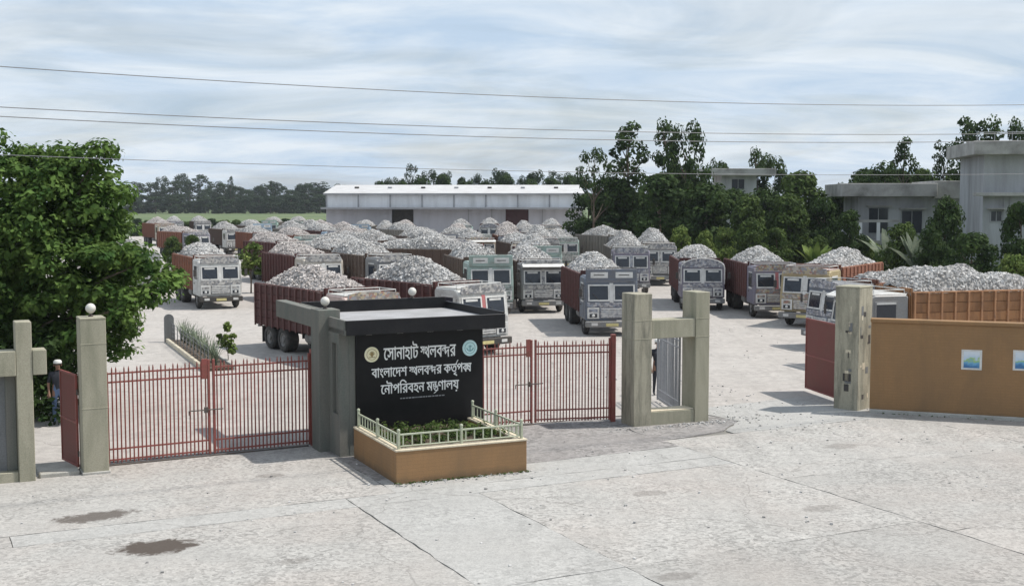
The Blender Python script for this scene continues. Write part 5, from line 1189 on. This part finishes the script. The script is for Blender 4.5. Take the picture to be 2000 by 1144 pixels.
# low dark undergrowth behind the side gate, added to stand in for shade
for i, (a, b, h) in enumerate(((-3.4, 6.6, 2.3), (-1.2, 8.4, 2.4), (-2.4, 7.6, 2.6), (-0.2, 9.6, 2.2), (-4.6, 6.0, 2.6), (-3.2, 9.0, 2.8), (-1.15, 6.5, 2.3), (-0.75, 7.4, 2.5))):
    m = MB(); rnd = random.Random(60 + i)
    for q in range(34): leaf_quads(m, (rnd.uniform(-.9, .9), rnd.uniform(-.6, .6), rnd.uniform(0.2, h)), (0.4, 0.4, 0.35), 40, 0.2, rnd, 0.6, 0.2)
    t = thing('shrub', 'dark leafy shrub added behind the side gate to stand in for shade', 'shrub', AB(a, b), 0, 'dark shrubs added behind the side gate to stand in for shade')
    m.build('foliage', M['leaf_dark'], t, fix=False); q = MB(); q.tube([(0, 0, -0.05), (0, 0, h * 0.6)], [0.03, 0.015], 6); q.build('stem', M['bark'], t)

# small yard tree, shrub, flower bed
def shrub(name, label, loc, blobs, leaf_, size, n, stem_h, cat, stem_r=0.04, group=None):
    rnd = random.Random(int(loc.x * 100)); t = thing(name, label, cat, loc, 0, group); m = MB()
    for (x, y_, z, r_) in blobs:
        for i in range(7):
            d = Vector((rnd.gauss(0, 1), rnd.gauss(0, 1), rnd.gauss(0, 1))).normalized() * r_ * 0.65
            leaf_quads(m, (x + d.x, y_ + d.y, z + d.z), (r_ * .5, r_ * .5, r_ * .4), n, size, rnd, 0.5, 0.2)
    m.build('crown' if cat == 'tree' else 'foliage', M[leaf_], t, fix=False)
    m = MB(); m.tube([(0, 0, -0.05), (0.02, 0, stem_h * .5), (0, 0, stem_h)], [stem_r, stem_r * .8, stem_r * .5], 7)
    for (x, y_, z, r_) in blobs: limb_to(m, (0, 0, stem_h * 0.9), (x, y_, z), stem_r * .5, stem_r * .2, rnd, 3)
    m.build('trunk' if cat == 'tree' else 'stem', M['bark'], t); return t
shrub('small_tree', 'small round-crowned young tree on a bare stem between the parked trucks', GP(489, 80.5), [(0, 0, 2.3, .8), (-.6, 0, 2.1, .7), (.6, .1, 2.2, .7), (0.1, 0, 2.9, .6), (-.3, .1, 1.6, .5), (.7, 0, 1.5, .45)], 'leaf_lime', 0.3, 30, 1.6, 'tree', 0.06)
shrub('shrub', 'bright green upright shrub standing behind the barred red gate', GP(441, 45.5), [(0, 0, .55, .32), (0.05, 0, 1.0, .27), (-.12, 0, .8, .25), (.02, 0, 1.4, .18), (-.3, 0, 1.05, .1)], 'leaf_lime', 0.14, 26, 0.5, 'shrub', 0.02)
fb0 = Vector((-14.75, 52.5, 0)); fb1 = Vector((-10.9, 43.5, 0)); fd = (fb1 - fb0); fl_ = fd.length
fb = thing('bed_kerb', 'pale concrete kerb of a narrow planting bed in the yard', 'kerb', fb0, math.atan2(fd.y, fd.x))
m = MB(); m.box(0, fl_, -0.12, 0.02, -0.02, 0.16, 0.015); m.build('kerb_stone', M['coping'], fb)
m = MB(); m.box(0, fl_, 0.021, 0.95, -0.02, 0.09); m.build('soil', M['soil'], fb)
m = MB(); m.box(0, fl_, 0.951, 1.07, -0.02, 0.16, 0.015); m.build('kerb_stone', M['kerb'], fb)
bp = thing('bed_post', 'grey round-topped post at the end of the planting bed', 'post', fb0 + Vector((0.02, 0.05, 0)), math.atan2(fd.y, fd.x))
pts = [(-0.2, 0.0), (0.2, 0.0), (0.2, 1.0)] + [(0.2 * math.cos(R(q)), 1.0 + 0.2 * math.sin(R(q))) for q in range(15, 180, 15)] + [(-0.2, 1.0)]
m = MB(); m.prism(pts, -0.16, -0.0, 'x'); m.build('shaft', M['panel_grey'], bp)
lf = thing('bed_fence', 'low grey wire fence along the planting bed', 'fence', fb0, math.atan2(fd.y, fd.x))
for i in range(12):
    m = MB(); xx = 0.25 + i * (fl_ - 0.4) / 11; m.tube([(xx, 0.10, -0.02), (xx, 0.10, 0.85)], 0.018, 6); m.build('fence_post', M['panel_grey'], lf)
for z in (0.3, 0.5, 0.7, 0.84):
    m = MB(); m.tube([(0.2, 0.10, z), (fl_ - 0.1, 0.10, z)], 0.006, 5); m.build('wire', M['wire'], lf)
rnd = random.Random(8)
for i in range(11):
    loc = fb0 + fd.normalized() * (0.6 + i * 0.85) + Vector((0.42, 0.2, 0.08)); m = MB()
    for b_ in range(26):
        a = rnd.uniform(0, 6.28); tl = rnd.uniform(0.15, 0.6); L_ = rnd.uniform(0.6, 1.15); dr = Vector((math.cos(a), math.sin(a), 0)); sd = Vector((-dr.y, dr.x, 0))
        pv = []
        for k_ in range(4):
            t_ = k_ / 3; p = dr * (tl * t_ * t_ * L_) + Vector((0, 0, L_ * t_ * (1 - 0.25 * t_ * tl))); w_ = 0.035 * (1 - t_) + 0.004
            pv += [tuple(p - sd * w_), tuple(p + sd * w_)]
        m.add(pv, [(0, 1, 3, 2), (2, 3, 5, 4), (4, 5, 7, 6)])
    t = thing('spiky_plant', 'grey-green spiky plant in the narrow planting bed', 'plant', loc, 0, 'spiky plants in the narrow bed')
    m.build('blades', M['leaf_pale'], t, fix=False)
# hedge plants in the planter
rnd = random.Random(4)
for i in range(7):
    x = 0.45 + i * 0.37; m = MB()
    for q in range(12): leaf_quads(m, (rnd.uniform(-.2, .2), rnd.uniform(-.9, .9), rnd.uniform(.0, .20)), (0.2, 0.25, 0.12), 30, 0.09, rnd, 0.8, 0.2)
    pos = AB(5.18, -4.92) + Matrix.Rotation(TH - R(2), 3, 'Z') @ Vector((x, 1.75, PH - 0.08))
    t = thing('planter_shrub', 'low green shrub in the planter below the signboard', 'shrub', pos, TH, 'low shrubs in the planter')
    m.build('foliage', M['leaf_mid'], t, fix=False)
    q = MB(); q.tube([(0, 0, -0.05), (0, 0, 0.2)], 0.012, 6); q.build('stem', M['bark'], t)
# weeds along the foot of the planter and pillars
m = MB(); rnd = random.Random(14)
for i in range(150):
    if i < 100:
        p = AB(5.15, -4.92) + Matrix.Rotation(TH - R(2), 3, 'Z') @ Vector((rnd.uniform(0, 3.15), -0.04 - rnd.random() * 0.05, 0))
    else: p = Vector((10.3, 35.0, 0)) + WD * rnd.uniform(0.3, 9) + Vector((-0.03, -0.09, 0))
    leaf_quads(m, (p.x, p.y, 0.02), (0.05, 0.03, 0.03), 3, 0.06, rnd, 1.0)
tag(m.build('weeds', M['leaf_mid'], fix=False), 'tiny weeds along the foot of the walls', None, None, 'stuff')

# loose stones spilt on the forecourt and along the lane
m = MB(); rnd = random.Random(31)
cb = [(x, y_, z) for x in (-1, 1) for y_ in (-1, 1) for z in (-1, 1)]
CF = [(0, 1, 3, 2), (4, 6, 7, 5), (0, 4, 5, 1), (2, 3, 7, 6), (0, 2, 6, 4), (1, 5, 7, 3)]
for i in range(900):
    q = rnd.random()
    if q < 0.30: p = AB(rnd.gauss(15.0, 1.1), rnd.gauss(-1.75, 0.22))
    elif q < 0.55: p = AB(rnd.uniform(-8, 24), rnd.uniform(-12, -2.2))
    elif q < 0.75: p = AB(rnd.uniform(16, 20), rnd.uniform(-4, 8))
    elif q < 0.85: p = AB(rnd.uniform(5.1, 8.4), rnd.gauss(-5.1, 0.08))
    else: p = Vector((rnd.uniform(-8, 16), rnd.uniform(40, 62), 0))
    if 13.3 < (p - ORG).dot(U) < 15.8 and -1.7 < (p - ORG).dot(V) < -0.8: continue
    z_ = rnd.uniform(0.008, 0.03)
    m.add([(a * rnd.uniform(.6, 1.1), b * rnd.uniform(.6, 1.1), c * rnd.uniform(.4, .8)) for a, b, c in cb], CF, Matrix.Translation((p.x, p.y, z_ * 0.4)) @ Matrix.Rotation(rnd.uniform(0, 6.28), 4, 'Z') @ Matrix.Diagonal((z_, z_, z_, 1)))
tag(m.build('loose_stones', M['stone'], fix=False), 'loose stone chips scattered over the concrete', None, None, 'stuff')

# ------------------------------------------------------------------ warehouse and villas
WY = 170.0
wh = thing('warehouse', 'long pale warehouse with sloping roof and two dark doorways', 'warehouse', (-8.0, WY, 0))
hw = 17.65
m = MB()
doors = [(-8.6, -5.6), (7.1, 10.3)]
xs = [-hw] + [v for d in doors for v in d] + [hw]
for i in range(0, len(xs), 2): m.box(xs[i], xs[i + 1], 0.0, 0.3, -0.1, 4.8)
for d in doors: m.box(d[0], d[1], 0.0, 0.3, 4.75, 4.8)
m.box(-hw, -hw + 0.3, 0.301, 24, -0.1, 6.8); m.box(hw - 0.3, hw, 0.301, 24, -0.1, 6.8); m.box(-hw, hw, 24.001, 24.3, -0.1, 6.8)
m.build('wall', M['lower_wall'], wh)
m = MB(); m.box(-hw - 0.4, hw + 0.3, -2.4, 0.3, 4.801, 5.05); m.build('ledge', M['grey_trim'], wh)
m = MB(); m.box(-hw, hw, -0.25, 0.3, 5.051, 6.85); m.build('upper_wall', M['white_wall'], wh)
for i in range(9):
    x = -hw + 0.1 + (2 * hw - 0.2) * i / 8; m = MB(); m.box(x - 0.09, x + 0.09, -0.36, -0.251, 5.051, 6.85); m.build('pilaster', M['grey_trim'], wh)
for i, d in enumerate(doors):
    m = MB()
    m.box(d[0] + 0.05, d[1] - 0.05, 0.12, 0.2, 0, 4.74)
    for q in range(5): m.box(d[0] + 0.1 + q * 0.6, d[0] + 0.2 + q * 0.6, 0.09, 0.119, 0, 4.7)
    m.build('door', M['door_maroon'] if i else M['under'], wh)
for x in (2.0, 5.2, 12.2):
    m = MB(); m.box(x - 0.06, x + 0.06, -0.08, -0.002, 0, 4.8); m.build('downpipe', M['grey_trim'], wh)
m = MB(); m.prism([(-0.7, 6.86), (12, 8.15), (24.6, 6.86), (24.6, 6.98), (12, 8.27), (-0.7, 6.98)], -hw - 0.3, hw + 0.3, 'x'); rf = m.build('roof', M['white_roof'], wh)
m = MB(); m.box(-hw - 0.3, hw + 0.3, -0.78, -0.702, 6.76, 6.95); m.build('gutter', M['grey_trim'], rf)
for i in range(7):
    x = -14.2 + i * 4.75; m = MB(); m.box(x - 0.3, x + 0.3, 6.2, 6.9, 7.45, 7.95, 0.05); m.build('roof_vent', M['under'] if i % 2 == 0 else M['grey_trim'], rf)
def villa(name, label, loc, rz=0): return thing(name, label, 'house', loc, rz)
def windowp(t, x0, x1, y_, z0, z1, sh=True):
    m = MB(); m.box(x0, x1, y_ - 0.02, y_ - 0.002, z0, z1); w_ = m.build('window', M['dark_glass'], t)
    m = MB(); tt = 0.07
    for (a, b, c, d) in ((x0 - tt, x1 + tt, z1, z1 + tt), (x0 - tt, x1 + tt, z0 - tt, z0), (x0 - tt, x0, z0, z1), (x1, x1 + tt, z0, z1), ((x0 + x1) / 2 - .025, (x0 + x1) / 2 + .025, z0, z1)): m.box(a, b, y_ - 0.06, y_ - 0.021 if a > x0 and b < x1 else y_ - 0.001, c, d)
    m.build('frame', M['grey_trim'], w_)
    if sh: m = MB(); m.box(x0 - 0.25, x1 + 0.25, y_ - 0.5, y_ - 0.003, z1 + 0.12, z1 + 0.22); m.build('sunshade', M['villa_slab'], w_)
# low villa
v1 = villa('villa', 'low pale villa with a thick flat roof slab and porch railing', GP(1735, 100), R(-6))
m = MB(); m.box(-2.5, 3.6, 0, 7, -0.1, 6.349); m.build('wall', M['villa_wall'], v1)
m = MB(); m.box(-4.0, 3.4, -1.6, 8, 6.35, 7.4, 0.03); m.build('roof', M['villa_slab'], v1)
m = MB(); m.box(3.41, 7.0, -0.6, 8, 6.201, 7.6, 0.03); m.build('roof_extension', M['villa_slab'], v1)
m = MB(); m.box(3.601, 6.6, 0.6, 7, -0.1, 6.2); m.build('side_wing', M['villa_wall'], v1)
windowp(v1, -1.6, -0.1, 0, 3.4, 5.4); windowp(v1, 1.0, 2.6, 0, 3.4, 5.2)
m = MB(); m.box(-4.2, -1.0, -2.2, 0, 2.6, 2.85); m.build('porch_slab', M['villa_slab'], v1)
for x in (-4.0, -2.6, -1.2):
    m = MB(); m.box(x - 0.15, x + 0.15, -2.1, -1.8, -0.1, 2.6); m.build('porch_post', M['villa_slab'], v1)
    m = MB(); m.box(x - 0.12, x + 0.12, -2.1, -1.86, 2.851, 4.3); m.build('rail_post', M['white_wall'], v1)
m = MB(); m.box(-4.2, 0.4, -2.12, -1.84, 4.3, 4.5); m.build('rail_beam', M['villa_slab'], v1)
# tall villa
v2 = villa('villa', 'tall two-storey pale villa with overhanging flat roof', GP(1985, 86), R(-10))
m = MB(); m.box(-2.3, 9.0, 0, 9, -0.1, 9.2); m.build('wall', M['villa_wall'], v2)
m = MB(); m.box(-3.2, 10.0, -1.2, 10, 9.201, 10.15, 0.03); m.build('roof', M['villa_slab'], v2)
m = MB(); m.box(-3.0, 9.5, -0.9, 0.0 - 0.002, 6.35, 6.6, 0.02); m.build('floor_band', M['villa_slab'], v2)
m = MB(); m.box(0.5, 8.0, -0.25, -0.003, 6.7, 9.15); m.build('balcony_panel', M['white_wall'], v2)
for x in (-1.4, 0.2):
    windowp(v2, x - 0.35, x + 0.35, 0, 4.6, 5.3)
for x in (-0.9, -0.5, 1.6):
    m = MB(); m.box(x - 0.05, x + 0.05, -0.1, -0.004, 0, 6.3); m.build('downpipe', M['grey_trim'], v2)
m = MB()
for i in range(12): m.tube([(-3.0 + i * 1.15, -1.0, 10.15), (-3.0 + i * 1.15, -1.0, 10.75)], 0.03, 5)
m.tube([(-3.0, -1.0, 10.73), (9.9, -1.0, 10.73)], 0.03, 5); m.build('roof_railing', M['grey_trim'], v2)
# small white block behind the trees
v3 = villa('roof_block', 'small white flat-roofed block peeping over the dark trees', GP(1438, 140), 0)
m = MB(); m.box(-1.8, 2.2, 0, 6, -0.1, 8.8); m.build('wall', M['villa_wall'], v3)
m = MB(); m.box(-4.2, 4.2, -1.0, 7, 8.801, 9.6, 0.03); m.build('roof', M['villa_slab'], v3)
windowp(v3, -0.6, 0.8, 0, 7.3, 8.4, False)

# ------------------------------------------------------------------ wires along the road with their poles outside the view
W0 = Vector((0, 27.5, 0))
def wire(pts, label, rad=0.013):
    """pts: three heights at s = -26, 0, 34 along the road direction"""
    s0, s1 = -26.0, 34.0
    m = MB(); n = 36; P = []
    (za, zm, zb) = pts
    for i in range(n + 1):
        s_ = s0 + (s1 - s0) * i / n
        z = za * (s_ - 0) * (s_ - s1) / ((s0 - 0) * (s0 - s1)) + zm * (s_ - s0) * (s_ - s1) / ((0 - s0) * (0 - s1)) + zb * (s_ - s0) * (s_ - 0) / ((s1 - s0) * (s1 - 0))
        p = W0 + U * s_; P.append((p.x, p.y, z))
    m.tube(P, rad, 5)
    return tag(m.build('power_wire', M['wire'], smooth=True), label, 'wire', 'overhead wires along the road')
def zat(px_, py_):
    dx = (px_ - CX) / FPX      # x = dx*y on the wire plane
    s_ = (dx * W0.y - W0.x) / (U.x - dx * U.y); y_ = W0.y + U.y * s_
    return s_, CAMH + (HZ - py_) * y_ / FPX * (1 / 1.0)
def wire_px(p3, label, rad=0.013):
    q = [zat(*p) for p in p3]
    def L(s_):
        r_ = 0
        for i in range(3):
            t_ = q[i][1]
            for j in range(3):
                if j != i: t_ *= (s_ - q[j][0]) / (q[i][0] - q[j][0])
            r_ += t_
        return r_
    return wire((L(-26.0), L(0.0), L(34.0)), label, rad), (L(-26.0), L(34.0))
ends = []
for p3, lb in ((((0, 133), (1000, 190), (2000, 207)), 'topmost thin overhead wire crossing the sky'), (((0, 211), (1000, 253), (2000, 262)), 'upper of the two close overhead wires'),
               (((0, 229), (1000, 270), (2000, 276)), 'lower of the two close overhead wires'), (((240, 312), (900, 332), (1600, 342)), 'lowest faint overhead wire crossing behind the leafy tree top')):
    ends.append(wire_px(p3, lb, 0.009 if 'lowest' not in lb else 0.0065)[1])
for k_, s_ in ((0, -26.0), (1, 34.0)):
    p = W0 + U * s_; t = thing('utility_pole', ('concrete utility pole carrying the wires at their near end', 'concrete utility pole carrying the wires at their far end')[k_], 'pole', p, TH)
    hh = max(e[k_] for e in ends) + 0.35
    m = MB(); m.tube([(0, 0.16, -0.3), (0, 0.16, hh)], [0.17, 0.11], 10); m.build('shaft', M['pole'], t)
    for e in ends:
        m = MB(); m.box(-0.05, 0.05, 0.0, 0.16, e[k_] - 0.11, e[k_] - 0.03); m.lathe([(0.03, 0), (0.05, 0.03), (0.03, 0.05), (0.02, 0.06)], 8, Matrix.Translation((0, 0.0, e[k_] - 0.06))); m.build('bracket', M['steel_dark'], t)

# ------------------------------------------------------------------ people
SK = plain('skin', (0.24, 0.13, 0.085), 0.6); HAIR = plain('black_hair', (0.012, 0.01, 0.009), 0.6)
def person(label, loc, rz, joints, shirt, trousers, cap=None, shoe=(0.03, 0.03, 0.03)):
    """joints: name -> position; one continuous skinned body"""
    t = thing('person', label, 'person', loc, rz)
    vs = []; rad = []; es = []; ix = {}
    def v(name, p, r_): ix[name] = len(vs); vs.append(p); rad.append(r_)
    def e(a, b): es.append((ix[a], ix[b]))
    J = joints
    v('pel', J['pel'], (.155, .12)); v('waist', J['waist'], (.14, .105)); v('chest', J['chest'], (.175, .12)); v('neck0', J['neck0'], (.075, .07)); v('neck1', J['neck1'], (.052, .055))
    v('chin', J['chin'], (.062, .072)); v('head', J['head'], (.078, .095)); v('crown', J['crown'], (.06, .075))
    for a, b in (('pel', 'waist'), ('waist', 'chest'), ('chest', 'neck0'), ('neck0', 'neck1'), ('neck1', 'chin'), ('chin', 'head'), ('head', 'crown')): e(a, b)
    for s_ in ('L', 'R'):
        v('sh' + s_, J['sh' + s_], (.07, .07)); v('el' + s_, J['el' + s_], (.046, .046)); v('wr' + s_, J['wr' + s_], (.03, .028)); e('chest', 'sh' + s_); e('sh' + s_, 'el' + s_); e('el' + s_, 'wr' + s_)
        d = (Vector(J['wr' + s_]) - Vector(J['el' + s_])).normalized(); sd = d.cross(Vector((0, 1, 0.2))).normalized(); nm_ = sd.cross(d)
        pm = Vector(J['wr' + s_]) + d * 0.085; v('pm' + s_, tuple(pm), (.04, .018)); e('wr' + s_, 'pm' + s_)
        for q, (off, L_) in enumerate(((-.033, .06), (-.011, .078), (.011, .072), (.033, .055))):
            a = pm + sd * off + d * 0.03; b = a + d * L_ * .5 + nm_ * .012; c = b + d * L_ * .4 + nm_ * .03
            v('f%d%s' % (q, s_), tuple(a), (.010, .010)); v('g%d%s' % (q, s_), tuple(b), (.009, .009)); v('h%d%s' % (q, s_), tuple(c), (.007, .007))
            e('pm' + s_, 'f%d%s' % (q, s_)); e('f%d%s' % (q, s_), 'g%d%s' % (q, s_)); e('g%d%s' % (q, s_), 'h%d%s' % (q, s_))
        a = Vector(J['wr' + s_]) + d * .05 + sd * (-.045); v('t' + s_, tuple(a), (.012, .012)); v('u' + s_, tuple(a + d * .04 - sd * .02), (.009, .009)); e('wr' + s_, 't' + s_); e('t' + s_, 'u' + s_)
        v('hp' + s_, J['hp' + s_], (.095, .095)); v('kn' + s_, J['kn' + s_], (.062, .062)); v('an' + s_, J['an' + s_], (.042, .042)); v('to' + s_, J['to' + s_], (.042, .028))
        for a, b in (('pel', 'hp'), ('hp', 'kn'), ('kn', 'an'), ('an', 'to')): e(a if a == 'pel' else a + s_, b + s_)
    me = bpy.data.meshes.new('body'); me.from_pydata(vs, es, []); o = bpy.data.objects.new('body', me); COL.objects.link(o)
    md = o.modifiers.new('skin', 'SKIN'); sd_ = o.modifiers.new('sub', 'SUBSURF'); sd_.levels = 1; sd_.render_levels = 1
    for i, sv in enumerate(me.skin_vertices[0].data): sv.radius = rad[i]; sv.use_root = (i == 0)
    dg = bpy.context.evaluated_depsgraph_get(); dg.update()
    bm_ = bpy.data.meshes.new_from_object(o.evaluated_get(dg)); bpy.data.objects.remove(o)
    bm_.name = 'body'; bm_.materials.clear()
    for mm in (SK, shirt, trousers, HAIR, plain('shoe', shoe, 0.6)): bm_.materials.append(mm)
    zc = J['neck0'][2] + 0.01; zw = J['waist'][2] - 0.06
    K = {s_: (Vector(J['sh' + s_]), Vector(J['el' + s_]), Vector(J['wr' + s_])) for s_ in 'LR'}
    for p in bm_.polygons:
        c = Vector(p.center); p.use_smooth = True
        hand = min(min((c - k_[2]).length, (c - (k_[1].lerp(k_[2], .5))).length) for k_ in K.values())
        if c.z > zc: p.material_index = 0
        elif hand < 0.16 and min(abs(c.x - k_[2].x) + abs(c.y - k_[2].y) for k_ in K.values()) < 0.26: p.material_index = 0
        elif c.z > zw: p.material_index = 1
        elif c.z < 0.09: p.material_index = 4
        else: p.material_index = 2
    link('body', bm_, t)
    hd = Vector(J['head'])
    m = MB(); m.lathe([(0.0, .118)] + [(.104 * math.sin(R(q)), .02 + .10 * math.cos(R(q))) for q in range(20, 105, 14)], 16, Matrix.Translation(hd + Vector((0, .02, .0)))); m.build('hair', HAIR, t, smooth=True)
    m = MB()
    for s_ in (-1, 1):
        m.lathe([(0.0, -.012), (.012, 0), (0.0, .012)], 8, Matrix.Translation(hd + Vector((s_ * .032, -.088, -.005))))
    m.build('eyes', HAIR, t)
    m = MB(); m.prism([(-.012, -.05), (.012, -.05), (.006, .0), (-.006, .0)], hd.y - .118, hd.y - .08, 'y', Matrix.Translation((hd.x, 0, hd.z))); m.build('nose', SK, t)
    m = MB(); m.box(hd.x - .025, hd.x + .025, hd.y - .098, hd.y - .085, hd.z - .075, hd.z - .065); m.build('mouth', plain('lips', (0.16, 0.06, 0.05), 0.6), t)
    m = MB()
    for s_ in (-1, 1): m.lathe([(0.0, -.03), (.016, -.012), (.016, .012), (0.0, .03)], 8, Matrix.Translation(hd + Vector((s_ * .095, .01, -.02))))
    m.build('ears', SK, t)
    if cap:
        m = MB(); m.lathe([(.108, .03), (.112, .05), (.106, .095), (.07, .125), (0.0, .132)], 18, Matrix.Translation(hd + Vector((0, .015, .0)))); m.build('cap', cap, t, smooth=True)
    return t
def stand(arm='bent'):
    J = dict(pel=(0, 0, .93), waist=(0, 0, 1.08), chest=(0, 0, 1.32), neck0=(0, .01, 1.45), neck1=(0, 0, 1.51), chin=(0, -.015, 1.56), head=(0, -.01, 1.635), crown=(0, 0, 1.69))
    for s_, k_ in (('L', 1), ('R', -1)):
        J['sh' + s_] = (.19 * k_, 0, 1.39); J['hp' + s_] = (.10 * k_, 0, .84); J['kn' + s_] = (.11 * k_, -.02, .47); J['an' + s_] = (.12 * k_, .02, .085); J['to' + s_] = (.14 * k_, -.14, .04)
        J['el' + s_] = (.25 * k_, .04, 1.11); J['wr' + s_] = (.24 * k_, -.05, .87)
    if arm == 'bent': J['elL'] = (.27, -.02, 1.12); J['wrL'] = (.14, -.24, 1.22)
    return J
WHITE = plain('white_cloth', (0.66, 0.66, 0.63), 0.8); NAVY = plain('dark_cloth', (0.02, 0.022, 0.03), 0.8); JEAN = plain('blue_cloth', (0.10, 0.15, 0.26), 0.8); PINK = plain('dusty_pink_cloth', (0.34, 0.22, 0.22), 0.8)
person('person in dark top and blue trousers with a white cap standing behind the side gate', GP(106, 33.2), R(25), stand('bent'), NAVY, JEAN, WHITE)
person('person in dark clothes and a white cap behind the frame at the main entrance', GP(1287, 38.2), R(10), stand('down'), NAVY, NAVY, WHITE)

# ------------------------------------------------------------------ haze
hz_ = MB(); hz_.box(-1850, 1850, -320, 3020, -1.06, 26.0)
hm = bpy.data.materials.new('haze_air'); hm.use_nodes = True; hn = hm.node_tree.nodes; hn.clear()
ho = hn.new('ShaderNodeOutputMaterial'); hv_ = hn.new('ShaderNodeVolumePrincipled')
hv_.inputs['Color'].default_value = (0.86, 0.92, 1.0, 1); hv_.inputs['Density'].default_value = 0.00014
hm.node_tree.links.new(hv_.outputs[0], ho.inputs['Volume'])
tag(hz_.build('haze', hm), kind='stuff')
